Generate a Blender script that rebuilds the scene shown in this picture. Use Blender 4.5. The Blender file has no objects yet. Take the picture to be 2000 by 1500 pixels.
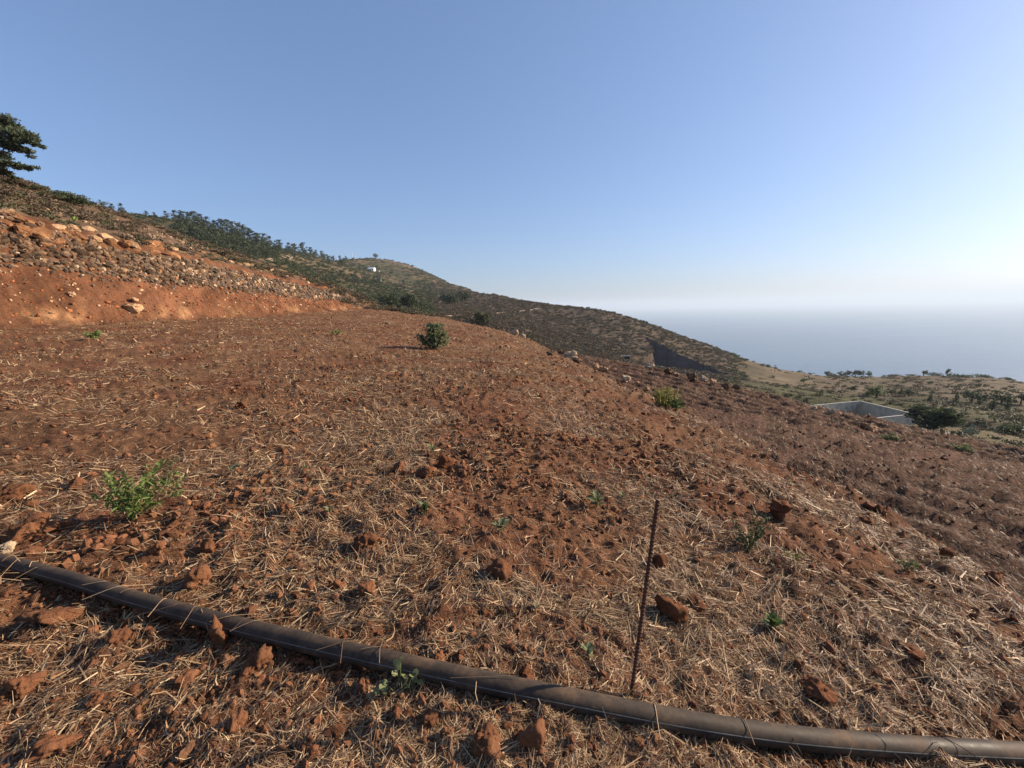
import bpy, bmesh, math, random
import numpy as np
from mathutils import Matrix, Vector

random.seed(7)
rng = np.random.default_rng(7)
SC = bpy.context.scene
COL = SC.collection
R_ = math.radians

# ------------------------------------------------------------------ camera
F_PX = 839.0                      # focal length in pixels of a 2000 px wide frame
PITCH, ROLL = 10.05, -1.35
cam_d = bpy.data.cameras.new('camera')
cam_d.sensor_fit = 'HORIZONTAL'
cam_d.sensor_width = 36.0
cam_d.lens = 36.0 * F_PX / 2000.0
cam_d.clip_start = 0.05
cam_d.clip_end = 200000.0
cam = bpy.data.objects.new('camera', cam_d)
COL.objects.link(cam)
CAM_R = Matrix.Rotation(R_(90 - PITCH), 4, 'X') @ Matrix.Rotation(R_(ROLL), 4, 'Z')
cam.matrix_world = CAM_R
SC.camera = cam
CR = np.array(CAM_R.to_3x3())

# ------------------------------------------------------------------ sky, sun, exposure
SUN_EL, SUN_AZ = 23.0, 77.0       # degrees; azimuth clockwise from +Y (view direction)
world = bpy.data.worlds.new('World')
SC.world = world
world.use_nodes = True
wn = world.node_tree.nodes
wl = world.node_tree.links
wn.clear()
sky = wn.new('ShaderNodeTexSky')
sky.sky_type = 'NISHITA'
sky.sun_disc = False
sky.sun_elevation = R_(SUN_EL)
sky.sun_rotation = R_(SUN_AZ)
sky.altitude = 300.0
sky.air_density = 1.0
sky.dust_density = 1.55
sky.ozone_density = 6.0
bg = wn.new('ShaderNodeBackground')
bg.inputs['Strength'].default_value = 0.12
wo = wn.new('ShaderNodeOutputWorld')
gm = wn.new('ShaderNodeGamma'); gm.inputs[1].default_value = 0.68      # the phone's soft tone curve, same for the whole sky
tn = wn.new('ShaderNodeMix'); tn.data_type = 'RGBA'; tn.blend_type = 'MULTIPLY'; tn.inputs[0].default_value = 1.0
tn.inputs[7].default_value = (0.895, 0.93, 1.065, 1)
wl.new(sky.outputs[0], gm.inputs[0]); wl.new(gm.outputs[0], tn.inputs[6]); wl.new(tn.outputs[2], bg.inputs[0])
wl.new(bg.outputs[0], wo.inputs[0])

sun_d = bpy.data.lights.new('sun', 'SUN')
sun_d.energy = 4.6
sun_d.angle = R_(0.53)
sun_d.color = (1.0, 0.83, 0.64)
sun = bpy.data.objects.new('sun', sun_d)
COL.objects.link(sun)
_sd = Vector((math.sin(R_(SUN_AZ)) * math.cos(R_(SUN_EL)), math.cos(R_(SUN_AZ)) * math.cos(R_(SUN_EL)), math.sin(R_(SUN_EL))))
sun.rotation_euler = _sd.to_track_quat('Z', 'Y').to_euler()
sun.location = _sd * 300

SC.view_settings.view_transform = 'Standard'
SC.view_settings.look = 'None'
SC.view_settings.exposure = 1.15
SC.view_settings.gamma = 1.0
SC.view_settings.use_curve_mapping = False
SC.render.engine = 'CYCLES'
SC.cycles.use_denoising = True
SC.cycles.denoiser = 'OPENIMAGEDENOISE'
SC.cycles.max_bounces = 6
SC.cycles.diffuse_bounces = 3
SC.cycles.glossy_bounces = 2
SC.cycles.transmission_bounces = 2
SC.cycles.volume_bounces = 1
SC.cycles.transparent_max_bounces = 4
SC.cycles.caustics_reflective = False
SC.cycles.caustics_refractive = False

# ------------------------------------------------------------------ helpers
def tag(o, label=None, cat=None, group=None, kind=None):
    if label: o['label'] = label
    if cat: o['category'] = cat
    if group: o['group'] = group
    if kind: o['kind'] = kind
    return o

def empty(name, loc=(0, 0, 0), rz=0.0):
    o = bpy.data.objects.new(name, None)
    o.empty_display_size = 0.2
    COL.objects.link(o)
    o.location = loc
    o.rotation_euler = (0, 0, rz)
    return o

def link(name, me, parent=None, loc=None, rot=None, scale=None):
    o = bpy.data.objects.new(name, me)
    COL.objects.link(o)
    if parent is not None: o.parent = parent
    if loc is not None: o.location = loc
    if rot is not None: o.rotation_euler = rot
    if scale is not None: o.scale = scale
    return o

def np_mesh(name, verts, faces, mat=None, smooth=False, cols=None):
    """verts (n,3); faces: (m,k) int array, or list of such arrays; cols (n,3) point colours"""
    if not isinstance(faces, list): faces = [faces]
    me = bpy.data.meshes.new(name)
    verts = np.asarray(verts, np.float32)
    me.vertices.add(len(verts))
    me.vertices.foreach_set('co', verts.ravel())
    loops = np.concatenate([f.ravel() for f in faces]).astype(np.int32)
    tot = np.concatenate([np.full(len(f), f.shape[1], np.int32) for f in faces])
    start = np.concatenate([[0], np.cumsum(tot)[:-1]]).astype(np.int32)
    me.loops.add(len(loops))
    me.loops.foreach_set('vertex_index', loops)
    me.polygons.add(len(tot))
    me.polygons.foreach_set('loop_start', start)
    me.polygons.foreach_set('loop_total', tot)
    me.polygons.foreach_set('use_smooth', np.full(len(tot), bool(smooth)))
    if cols is not None:
        a = me.color_attributes.new('tint', 'FLOAT_COLOR', 'POINT')
        c4 = np.ones((len(verts), 4), np.float32)
        c4[:, :3] = cols
        a.data.foreach_set('color', c4.ravel())
    me.update(calc_edges=True)
    if mat is not None: me.materials.append(mat)
    return me

def px_dir(px, py):
    d = np.stack([(np.asarray(px, float) - 1000) / F_PX, -(np.asarray(py, float) - 750) / F_PX, -np.ones_like(np.asarray(px, float))], -1)
    return d @ CR.T

def P(px, py, y):
    """world point seen at photo pixel (px, py), y metres ahead"""
    d = px_dir(px, py)
    return d * (y / d[1])

def PX(px, py, x):
    d = px_dir(px, py)
    return d * (x / d[0])

# hashed lattice noise
def _h(ix, iy, s):
    n = (ix.astype(np.int64) * 374761393 + iy.astype(np.int64) * 668265263 + s * 1274126177) & 0xffffffff
    n = ((n ^ (n >> 13)) * 1274126177) & 0xffffffff
    n = ((n ^ (n >> 16)) * 2246822519) & 0xffffffff
    return ((n ^ (n >> 15)) & 0xffffff) / float(0xffffff)

def vnoise(x, y, s=0):
    ix = np.floor(x); iy = np.floor(y)
    fx = x - ix; fy = y - iy
    ix = ix.astype(np.int64); iy = iy.astype(np.int64)
    fx = fx * fx * fx * (fx * (fx * 6 - 15) + 10); fy = fy * fy * fy * (fy * (fy * 6 - 15) + 10)
    a = _h(ix, iy, s); b = _h(ix + 1, iy, s); c = _h(ix, iy + 1, s); d = _h(ix + 1, iy + 1, s)
    return (a + (b - a) * fx) * (1 - fy) + (c + (d - c) * fx) * fy

def fbm(x, y, s=0, o=4, g=0.5):
    v = 0; a = 1; t = 0
    c, sn = 0.8, 0.6
    for k in range(o):
        v = v + a * vnoise(x, y, s + k * 17); t += a
        x, y = (c * x - sn * y) * 2.03 + 3.1, (sn * x + c * y) * 2.03 - 1.7
        a *= g
    return v / t

def cellular(x, y, s=0):
    """distance to nearest feature point"""
    ix = np.floor(x).astype(np.int64); iy = np.floor(y).astype(np.int64)
    best = np.full(np.shape(x), 9.0)
    for dx in (-1, 0, 1):
        for dy in (-1, 0, 1):
            cx = ix + dx; cy = iy + dy
            qx = cx + _h(cx, cy, s); qy = cy + _h(cx, cy, s + 5)
            best = np.minimum(best, (qx - x) ** 2 + (qy - y) ** 2)
    return np.sqrt(best)

def sstep(a, b, x):
    t = np.clip((x - a) / (b - a), 0, 1)
    return t * t * (3 - 2 * t)

# ------------------------------------------------------------------ node material helpers
def new_mat(name):
    m = bpy.data.materials.new(name)
    m.use_nodes = True
    nt = m.node_tree
    for n in list(nt.nodes): nt.nodes.remove(n)
    out = nt.nodes.new('ShaderNodeOutputMaterial')
    bs = nt.nodes.new('ShaderNodeBsdfPrincipled')
    nt.links.new(bs.outputs[0], out.inputs[0])
    return m, nt, bs, out

def N(nt, typ, **kw):
    n = nt.nodes.new(typ)
    for k, v in kw.items():
        if k in n.inputs: n.inputs[k].default_value = v
        else: setattr(n, k, v)
    return n

def noise(nt, scale, detail=4.0, rough=0.6, vec=None):
    n = nt.nodes.new('ShaderNodeTexNoise')
    n.inputs['Scale'].default_value = scale
    n.inputs['Detail'].default_value = detail
    n.inputs['Roughness'].default_value = rough
    if vec is not None: nt.links.new(vec, n.inputs['Vector'])
    return n

def ramp(nt, fac, stops):
    r = nt.nodes.new('ShaderNodeValToRGB')
    el = r.color_ramp.elements
    while len(el) < len(stops): el.new(0.5)
    for e, (p, c) in zip(el, stops):
        e.position = p
        e.color = (c[0], c[1], c[2], 1) if not isinstance(c, (int, float)) else (c, c, c, 1)
    nt.links.new(fac, r.inputs['Fac'])
    return r

def mixc(nt, fac, a, b, mode='MIX'):
    m = nt.nodes.new('ShaderNodeMix')
    m.data_type = 'RGBA'
    m.blend_type = mode
    for sock, v in ((m.inputs[0], fac), (m.inputs[6], a), (m.inputs[7], b)):
        if hasattr(v, 'links') or hasattr(v, 'is_linked'): nt.links.new(v, sock)
        elif isinstance(v, (int, float)): sock.default_value = v
        else: sock.default_value = (v[0], v[1], v[2], 1)
    return m.outputs[2]

def bump(nt, bs, height, strength, dist):
    b = nt.nodes.new('ShaderNodeBump')
    b.inputs['Strength'].default_value = strength
    b.inputs['Distance'].default_value = dist
    nt.links.new(height, b.inputs['Height'])
    nt.links.new(b.outputs[0], bs.inputs['Normal'])
    return b

def mat_tinted(name, rough=0.95, detail=((6.0, 0.25), (45.0, 0.35)), bumps=(40.0, 0.6, 0.02), spec=0.1, coords='Object'):
    """point colour 'tint' broken up by noise, with bump"""
    m, nt, bs, out = new_mat(name)
    tc = N(nt, 'ShaderNodeTexCoord')
    at = N(nt, 'ShaderNodeAttribute', attribute_name='tint')
    c = at.outputs['Color']
    for sc_, amt in detail:
        n = noise(nt, sc_, 5, 0.65, tc.outputs[coords])
        r = ramp(nt, n.outputs['Fac'], [(0.25, 1 - amt), (0.75, 1 + amt)])
        c = mixc(nt, 1.0, c, r.outputs[0], 'MULTIPLY')
    nt.links.new(c, bs.inputs['Base Color'])
    bs.inputs['Roughness'].default_value = rough
    bs.inputs['Specular IOR Level'].default_value = spec
    n = noise(nt, bumps[0], 6, 0.7, tc.outputs[coords])
    bump(nt, bs, n.outputs['Fac'], bumps[1], bumps[2])
    return m

def mat_plain(name, col, rough=0.9, var=0.3, scale=5.0, bmp=0.3, bdist=0.02, spec=0.15, objrand=0.0):
    m, nt, bs, out = new_mat(name)
    tc = N(nt, 'ShaderNodeTexCoord')
    n = noise(nt, scale, 6, 0.65, tc.outputs['Object'])
    r = ramp(nt, n.outputs['Fac'], [(0.25, tuple(v * (1 - var) for v in col)), (0.75, tuple(v * (1 + var) for v in col))])
    c = r.outputs[0]
    if objrand:
        oi = N(nt, 'ShaderNodeObjectInfo')
        rr = ramp(nt, oi.outputs['Random'], [(0.0, 1 - objrand), (1.0, 1 + objrand)])
        c = mixc(nt, 1.0, c, rr.outputs[0], 'MULTIPLY')
    nt.links.new(c, bs.inputs['Base Color'])
    bs.inputs['Roughness'].default_value = rough
    bs.inputs['Specular IOR Level'].default_value = spec
    if bmp:
        n2 = noise(nt, scale * 4, 6, 0.7, tc.outputs['Object'])
        bump(nt, bs, n2.outputs['Fac'], bmp, bdist)
    return m

def mat_leaf(name, cols, trans=0.25, rough=0.6, spec=0.25):
    """foliage: colour varies by leaf position and by object; some light passes through"""
    m, nt, bs, out = new_mat(name)
    gi = N(nt, 'ShaderNodeNewGeometry')
    oi = N(nt, 'ShaderNodeObjectInfo')
    n = N(nt, 'ShaderNodeMath', operation='MULTIPLY'); n.inputs[1].default_value = 0.65
    nt.links.new(gi.outputs['Random Per Island'], n.inputs[0])
    n2 = N(nt, 'ShaderNodeMath', operation='MULTIPLY_ADD'); n2.inputs[1].default_value = 0.35
    nt.links.new(oi.outputs['Random'], n2.inputs[0]); nt.links.new(n.outputs[0], n2.inputs[2])
    r = ramp(nt, n2.outputs[0], [(i / (len(cols) - 1), c) for i, c in enumerate(cols)])
    nt.links.new(r.outputs[0], bs.inputs['Base Color'])
    bs.inputs['Roughness'].default_value = rough
    bs.inputs['Specular IOR Level'].default_value = spec
    tr = N(nt, 'ShaderNodeBsdfTranslucent')
    nt.links.new(r.outputs[0], tr.inputs['Color'])
    mx = N(nt, 'ShaderNodeMixShader'); mx.inputs[0].default_value = trans
    nt.links.new(bs.outputs[0], mx.inputs[1]); nt.links.new(tr.outputs[0], mx.inputs[2])
    nt.links.new(mx.outputs[0], out.inputs[0])
    return m

# ------------------------------------------------------------------ near ground: cross sections along the terrace
# each break line is a set of (x, y, z) nodes; between lines the ground is swept
def line(nodes):
    a = np.array(sorted([tuple(n) for n in nodes], key=lambda n: n[1]))
    return a

WT = [PX(0, 415, -28), PX(120, 442, -27), PX(250, 478, -26), PX(350, 496, -25.2), PX(450, 522, -24.5), PX(580, 550, -23.5), PX(690, 574, -22)]
WB = [PX(0, 528, -26.6), PX(120, 535, -25.7), PX(250, 546, -24.8), PX(350, 558, -24.2), PX(450, 570, -23.5), PX(580, 583, -22.7), PX(690, 593, -21.5)]
BB = [PX(0, 640, -23.2), PX(120, 637, -22.6), PX(250, 632, -22), PX(350, 628, -21.5), PX(450, 623, -21), PX(580, 613, -20.5), PX(690, 606, -19.5)]
def ext(l, dx_back, far):
    a = l[0]
    return line([(a[0] + dx_back, -20, a[2])] + [tuple(p) for p in l] + far)
L_far = line([(-150, -20, 30), (-150, 60, 30), (-150, 100, 20), (-150, 140, 0)])
L_sky = line([(-60, -20, 17.4), P(0, 347, 50), P(100, 376, 56), P(180, 402, 61), P(275, 438, 68), P(330, 472, 76), P(420, 498, 88), (-58, 105, 8), (-55, 140, -12)])
L_wt = ext(WT, -2, [(-21.5, 66, 1.6), (-21, 75, -1.5), (-21, 95, -8), (-21, 140, -25)])
L_wb = ext(WB, -2, [(-21.0, 66, 1.3), (-20, 75, -2.0), (-20, 95, -8.5), (-20, 140, -25)])
L_bb = ext(BB, -2, [(-18.6, 60, 0.8), (-18, 66, -0.2), (-17, 75, -3.2), (-17, 95, -9), (-16, 140, -25)])
L_f1 = line([(-8, -20, -1.5), (-8, 2, -1.55), (-8, 10, -1.45), (-8, 20, -1.2), (-8, 35, -1.0), (-8, 50, -0.95), (-8.4, 56, -1.1), (-8.5, 62, -1.6), (-9, 70, -4), (-9, 95, -11), (-9, 140, -26)])
L_f2 = line([(0, -20, -1.5), (0, 1, -1.5), (0, 4, -1.56), (0, 10, -1.75), (-.2, 20, -1.85), (-2, 34, -1.7), (-3, 42, -1.75), (-4.5, 52, -1.9), (-6, 60, -3.2), (-7, 70, -5), (-7, 95, -11.5), (-7, 140, -26)])
L_f3 = line([(2.2, -20, -2.0), (2.2, 1, -2.02), (2.2, 4, -2.05), (2.0, 10, -2.15), (1.8, 20, -2.25), (-.4, 34, -1.95), (-1.4, 42, -2.1), (-3.2, 52, -2.3), (-5, 60, -4), (-5, 95, -12), (-5, 140, -26)])
L_cr = line([(4.6, -20, -2.75), (4.7, 1, -2.75), P(2000, 1140, 4.1), P(1700, 985, 5.8), P(1500, 880, 7.9), P(1300, 790, 11.8), P(1150, 716, 20), P(1060, 676, 30), P(1000, 649, 40), P(930, 633, 50), (-3, 60, -5.5), (-2, 95, -13), (-2, 140, -27)])
_c = [tuple(p) for p in L_cr]
L_ft = line([(c[0] + 2.3, c[1], min(c[2] - 2.0, -4.6)) if c[1] < 52 else (c[0] + 3, c[1], c[2] - 3.5) for c in _c])
L_lo = line([(31, -20, -6.6), (27, 4, -6.2), P(2000, 872, 17.4), P(1800, 832, 20), P(1620, 797, 23.5), P(1400, 742, 31), P(1250, 712, 39), P(1140, 694, 48), (4.5, 56, -7.5), (5, 66, -10), (6, 95, -15), (6, 140, -28)])
_c = [tuple(p) for p in L_lo]
L_of = line([(c[0] + 2.4, c[1], c[2] - 2.0) for c in _c])
L_out = line([(c[0] + 45, c[1], c[2] - 24.0) for c in _c])
LINES = [L_far, L_sky, L_wt, L_wb, L_bb, L_f1, L_f2, L_f3, L_cr, L_ft, L_lo, L_of, L_out]

GX0, GY0, GS = -150.0, -20.0, 0.25
gx = np.arange(GX0, 60 + GS, GS); gy = np.arange(GY0, 140 + GS, GS)
HG = np.zeros((len(gy), len(gx)))
for j, y in enumerate(gy):
    xs = np.array([np.interp(y, l[:, 1], l[:, 0]) for l in LINES])
    zs = np.array([np.interp(y, l[:, 1], l[:, 2]) for l in LINES])
    for k in range(1, len(xs)): xs[k] = max(xs[k], xs[k - 1] + 0.05)
    HG[j] = np.interp(gx, xs, zs)
def blur(a, sx, sy):
    def k1(s):
        r = int(3 * s) + 1
        k = np.exp(-0.5 * (np.arange(-r, r + 1) / s) ** 2)
        return k / k.sum(), r
    k, r = k1(sy)
    ap = np.pad(a, ((r, r), (0, 0)), 'edge')
    a = sum(k[i] * ap[i:i + a.shape[0]] for i in range(2 * r + 1))
    k, r = k1(sx)
    ap = np.pad(a, ((0, 0), (r, r)), 'edge')
    return sum(k[i] * ap[:, i:i + a.shape[1]] for i in range(2 * r + 1))
HG = blur(HG, 1.6, 6.0)
def bil(G, x, y):
    fx = np.clip((np.asarray(x) - GX0) / GS, 0, G.shape[1] - 1.001); fy = np.clip((np.asarray(y) - GY0) / GS, 0, G.shape[0] - 1.001)
    ix = fx.astype(int); iy = fy.astype(int); fx = fx - ix; fy = fy - iy
    return (G[iy, ix] * (1 - fx) + G[iy, ix + 1] * fx) * (1 - fy) + (G[iy + 1, ix] * (1 - fx) + G[iy + 1, ix + 1] * fx) * fy
def lx(l, y): return np.interp(y, l[:, 1], l[:, 0])

def near_rough(x, y):
    """small relief of the tilled soil"""
    r = np.hypot(x, y)
    onbank = sstep(-1.5, 0.5, lx(L_bb, y) - x)             # 1 on the red bank, wall and hill
    inlow = sstep(0.0, 2.5, x - lx(L_ft, y))               # 1 on lower field
    fine = 1 - 0.6 * onbank
    c1 = np.clip(1 - cellular(x / 0.30, y / 0.30, 3) * 1.25, 0, 1)
    c2 = np.clip(1 - cellular(x / 0.13 + 9, y / 0.13, 8) * 1.25, 0, 1)
    m1 = sstep(0.40, 0.75, fbm(x / 1.7, y / 1.7, 41, 3))
    z = 0.10 * (fbm(x / 1.6, y / 1.6, 1, 4) - 0.5)
    z = z + fine * (0.055 * m1 + 0.012) * c1 * fbm(x / 0.1, y / 0.1, 5, 2) * 1.4
    z = z + fine * (0.032 * c2 * c2 + 0.055 * (fbm(x / 0.16, y / 0.16, 11, 4, 0.6) - 0.5)) * (1 + 0.03 * np.minimum(r, 30))
    z = z + fine * 0.004 * np.minimum(r, 40) * (fbm(x / 0.55, y / 0.55, 81, 4, 0.65) - 0.5)
    z = z + onbank * (0.5 * (fbm(x / 2.2, y / 2.2, 21, 4) - 0.5) + 0.42 * (fbm(x / 0.7, y / 0.7, 25, 4, .62) - 0.5) + 0.30 * (fbm(x / 0.3, y / 0.3, 29, 3, .6) - 0.5))
    d = (x - lx(L_lo, y)) / 1.25                           # tillage lines on the lower field
    z = z + inlow * (1 - sstep(-1, 1.5, d * 1.25)) * (0.075 * np.sin(d * 6.283 + 2.0 * fbm(x / 3, y / 3, 33, 2)) + 0.26 * (fbm(x / 0.6, y / 0.6, 61, 4, .6) - 0.5))
    sl = sstep(0.6, 2.2, x) * (1 - sstep(0.5, 2.0, x - lx(L_cr, y)))
    z = z + sl * (0.16 * (fbm(x / 0.42, y / 0.42, 75, 4, .6) - 0.5) + 0.05 * np.clip(1 - cellular(x / 0.26, y / 0.26, 77) * 1.3, 0, 1))
    hump = sstep(-1.8, 0.2, x - lx(L_cr, y)) * (1 - sstep(0.8, 2.4, x - lx(L_cr, y)))
    z = z + hump * 0.45 * (fbm(x / 1.3, y / 1.3, 71, 3) - 0.5)
    return z
def H(x, y): return bil(HG, x, y) + near_rough(np.asarray(x, float), np.asarray(y, float))

_ts = np.exp(np.linspace(math.log(0.9), math.log(130), 1400))
def hit(px, py, smooth=False):
    """ground point of the near terrain under photo pixel"""
    d = px_dir(px, py)
    p = d[None, :] * (_ts / math.hypot(d[0], d[1]))[:, None]
    h = bil(HG, p[:, 0], p[:, 1]) if smooth else H(p[:, 0], p[:, 1])
    below = p[:, 2] < h
    i = int(np.argmax(below)) if below.any() else len(_ts) - 1
    q = p[i].copy(); q[2] = h[i]
    return q

# ------------------------------------------------------------------ near ground mesh
def polar_axis_az():
    core = np.arange(-57, 57.01, 0.235)
    return np.radians(np.concatenate([np.arange(-178, -57, 4.0), core, np.arange(60, 180, 4.0)]))
az = polar_axis_az()
rr = [0.35]
while rr[-1] < 22: rr.append(rr[-1] * (1 + 0.0062 * max(rr[-1] / 2.0, 0.8) ** 0.72))
while rr[-1] < 135: rr.append(rr[-1] * 1.0085)
rr = np.array(rr)
A, RR = np.meshgrid(az, rr)
X = RR * np.sin(A); Y = RR * np.cos(A)
inside = (X > -148) & (X < 58) & (Y > -19) & (Y < 138)
Z = H(np.clip(X, -149, 59), np.clip(Y, -19.5, 139))
Z = np.where(inside, Z, Z - 12)

def near_colour(x, y, z):
    r = np.hypot(x, y)
    n1 = fbm(x / 2.5, y / 2.5, 101, 4); n2 = fbm(x / 0.5, y / 0.5, 105, 4); n3 = fbm(x / 9, y / 9, 107, 3)
    soil = np.stack([0.136 + 0 * x, 0.060 + 0 * x, 0.0315 + 0 * x], -1)
    soil = soil * (0.65 + 0.7 * n2)[..., None]
    pale = np.array([0.205, 0.098, 0.052])
    k = sstep(0.5, 0.75, n1)[..., None] * 0.45
    soil = soil * (1 - k) + pale * k * (0.7 + 0.6 * n2)[..., None]
    thatch = np.array([0.175, 0.10, 0.05])                  # fine trampled straw worked into the soil
    k = (sstep(0.3, 0.65, fbm(x / 1.1, y / 1.1, 109, 4)) * (0.25 + 0.45 * sstep(2, 14, r)))[..., None]
    c = soil * (1 - k) + thatch * k * (0.6 + 0.8 * n2)[..., None]
    shd = (sstep(0.5, 3.0, x) * 0.22)[..., None]  # dimness of the backlit right side, painted into the soil colour
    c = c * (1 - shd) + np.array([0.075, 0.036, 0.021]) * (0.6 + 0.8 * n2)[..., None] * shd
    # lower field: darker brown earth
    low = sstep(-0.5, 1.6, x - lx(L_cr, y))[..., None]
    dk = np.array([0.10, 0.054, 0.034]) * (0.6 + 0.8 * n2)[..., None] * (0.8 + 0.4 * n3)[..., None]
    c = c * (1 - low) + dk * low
    # outer slope beyond the lower field: scrub coloured
    out = sstep(0.3, 1.8, x - lx(L_lo, y))[..., None]
    sc_ = np.array([0.11, 0.10, 0.05]) * (0.6 + 0.8 * n2)[..., None]
    c = c * (1 - out) + sc_ * out
    # bank of red earth with cream patches near its foot
    bank = sstep(-0.6, 0.5, lx(L_bb, y) - x)
    n5 = fbm(x / 0.9, (y - 2 * z) / 0.9, 127, 5, .65)
    red = np.array([0.138, 0.061, 0.031]) * (0.15 + 1.7 * n5)[..., None] * (0.7 + 0.6 * n2)[..., None]
    s = (lx(L_bb, y) - x) / np.maximum(lx(L_bb, y) - lx(L_wb, y), 0.3)
    st = fbm((x + 0.5 * y) / 0.6, (y - z) / 1.8, 115, 4)
    cream = sstep(0.50, 0.72, st) * sstep(.42, .62, fbm(y / 4 + 5, z / 2, 131, 3)) * np.exp(-((s - 0.22) / 0.22) ** 2)
    red = red * (1 - cream[..., None] * 0.8) + np.array([0.40, 0.225, 0.105]) * cream[..., None] * 0.8 * (.6 + .8 * n2)[..., None]
    b3 = bank[..., None]
    c = c * (1 - b3) + red * b3
    # hillside above the wall: dry grass and brown scrub
    hill = sstep(0.4, 2.6, lx(L_wt, y) - x)
    n4 = fbm(x / 5, y / 5, 121, 4)
    hc = np.array([0.125, 0.080, 0.048]) * (0.6 + 0.8 * n2)[..., None]
    hc = hc + (sstep(0.45, 0.7, n4)[..., None]) * np.array([0.07, 0.05, 0.022])
    h3 = hill[..., None]
    c = c * (1 - h3) + hc * h3
    # far end of the terrace: dry grass strip
    g = (sstep(54, 60, y + 0 * x) * (1 - hill))[..., None]
    c = c * (1 - g) + np.array([0.15, 0.105, 0.06]) * (0.7 + 0.6 * n2)[..., None] * g
    return c
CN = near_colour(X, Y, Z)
def grid_faces(nr, nc, wrap=False):
    i = np.arange(nr - 1)[:, None] * nc + np.arange(nc - 1)[None, :]
    i = i.ravel()
    return np.stack([i, i + nc, i + nc + 1, i + 1], -1)[:, ::-1].copy()
M_SOIL = mat_tinted('soil', 0.97, ((3.0, 0.15), (9.0, 0.35), (28.0, 0.35), (120.0, 0.30)), (60.0, 0.9, 0.02), 0.08)
_nt = M_SOIL.node_tree
_b0 = [n for n in _nt.nodes if n.type == 'BUMP'][0]
_tc = [n for n in _nt.nodes if n.type == 'TEX_COORD'][0]
_n = noise(_nt, 7.0, 5, 0.7, _tc.outputs['Object'])
_b1 = _nt.nodes.new('ShaderNodeBump'); _b1.inputs['Strength'].default_value = 0.9; _b1.inputs['Distance'].default_value = 0.10
_nt.links.new(_n.outputs['Fac'], _b1.inputs['Height']); _nt.links.new(_b1.outputs[0], _b0.inputs['Normal'])
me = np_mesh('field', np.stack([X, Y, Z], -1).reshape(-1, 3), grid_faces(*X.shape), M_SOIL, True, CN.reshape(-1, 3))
field = link('field', me)
tag(field, 'red tilled terraced field strewn with dry straw', 'field', kind='structure')

# ------------------------------------------------------------------ far terrain: surface through surveyed points
CP = []   # (px, py, y)
def cp(px, py, y): CP.append(P(px, py, y))
for a in [
    # pine ridge and the cone hill: skyline
    (-250, 330, 250), (-250, 420, 120), (0, 400, 260), (0, 440, 150), (180, 414, 250), (300, 424, 290), (400, 442, 330), (470, 466, 370), (540, 486, 430), (610, 500, 540), (680, 512, 760),
    (697, 512, 1250), (735, 508, 1300), (770, 519, 1280), (830, 546, 1200), (880, 562, 1000), (930, 574, 720), (975, 580, 520), (1040, 592, 420),
    # front faces
    (400, 490, 190), (550, 515, 230), (560, 540, 170), (640, 545, 290), (640, 570, 180), (720, 535, 650), (740, 550, 480), (760, 575, 300), (760, 595, 190), (830, 565, 620), (830, 590, 330), (830, 605, 190),
    (900, 590, 400), (900, 606, 240), (900, 628, 150), (960, 600, 330), (980, 650, 140),
    # dark cinder hill
    (1100, 598, 400), (1190, 610, 370), (1280, 636, 345), (1400, 682, 320), (1500, 716, 310), (1560, 729, 320),
    (1000, 612, 280), (1100, 630, 270), (1100, 670, 170), (1180, 640, 260), (1180, 690, 165), (1260, 660, 250), (1300, 660, 270), (1330, 690, 240), (1300, 720, 175), (1400, 720, 215), (1450, 735, 190), (1500, 742, 210),
    # right-hand plateau and its brow
    (1620, 737, 340), (1700, 743, 345), (1800, 744, 320), (1900, 742, 280), (1960, 744, 260), (2050, 756, 230), (2300, 800, 190),
    (1560, 757, 170), (1640, 762, 180), (1640, 785, 95), (1720, 770, 170), (1720, 806, 90), (1850, 772, 160), (1850, 800, 100), (1950, 768, 165), (1950, 800, 112), (1900, 830, 70), (2000, 835, 75), (2000, 875, 48), (1800, 838, 60), (2300, 860, 90), (2300, 960, 45),
]: cp(*a)
CP = np.array(CP)
pr = np.hypot(CP[:, 0], CP[:, 1]); pa = np.arctan2(CP[:, 0], CP[:, 1]); pt = CP[:, 2] / pr
extra = []
for a_, r_, t_ in [
    # hidden ground behind the skylines
    (-60, 700, .14), (-45, 700, .12), (-38, 700, .10), (-30, 900, .075), (-25, 2200, .05), (-15, 2200, .02), (-10, 1800, -.02), (-4, 1300, -.06), (0, 900, -.10), (6, 700, -.15), (12, 700, -.19), (18, 700, -.22), (24, 700, -.24), (30, 750, -.26), (36, 800, -.26), (42, 850, -.26), (48, 850, -.26), (58, 850, -.28),
    (-60, 2500, .05), (-40, 2500, .05), (-20, 4000, -.05), (-5, 3000, -.12), (5, 1600, -.24), (15, 1500, -.33), (30, 1500, -.36), (45, 1500, -.36), (60, 1500, -.38),
    (-60, 6000, -.02), (-30, 6000, -.07), (0, 4500, -.13), (30, 3000, -.3), (60, 3000, -.3),
    # ground under and around the terrace
    (-60, 60, -.05), (-40, 70, -.05), (-20, 80, -.12), (-5, 80, -.20), (5, 70, -.22), (15, 60, -.28), (25, 45, -.36), (35, 38, -.38), (45, 34, -.36), (60, 40, -.36),
    (-60, 35, -.3), (-30, 40, -.3), (0, 40, -.45), (20, 35, -.5), (-22, 110, -.03), (-12, 110, -.09), (-6, 105, -.14), (-75, 300, .15), (75, 350, -.12), (75, 60, -.3), (-75, 3000, 0), (75, 1500, -.4)]:
    extra.append((R_(a_), r_, t_))
extra = np.array(extra)
QA = np.concatenate([pa, extra[:, 0]]); QR = np.concatenate([pr, extra[:, 1]]); QT = np.concatenate([pt, extra[:, 2]])
KA = 2.2
U = np.stack([QA * KA, np.log(QR)], -1)
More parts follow.
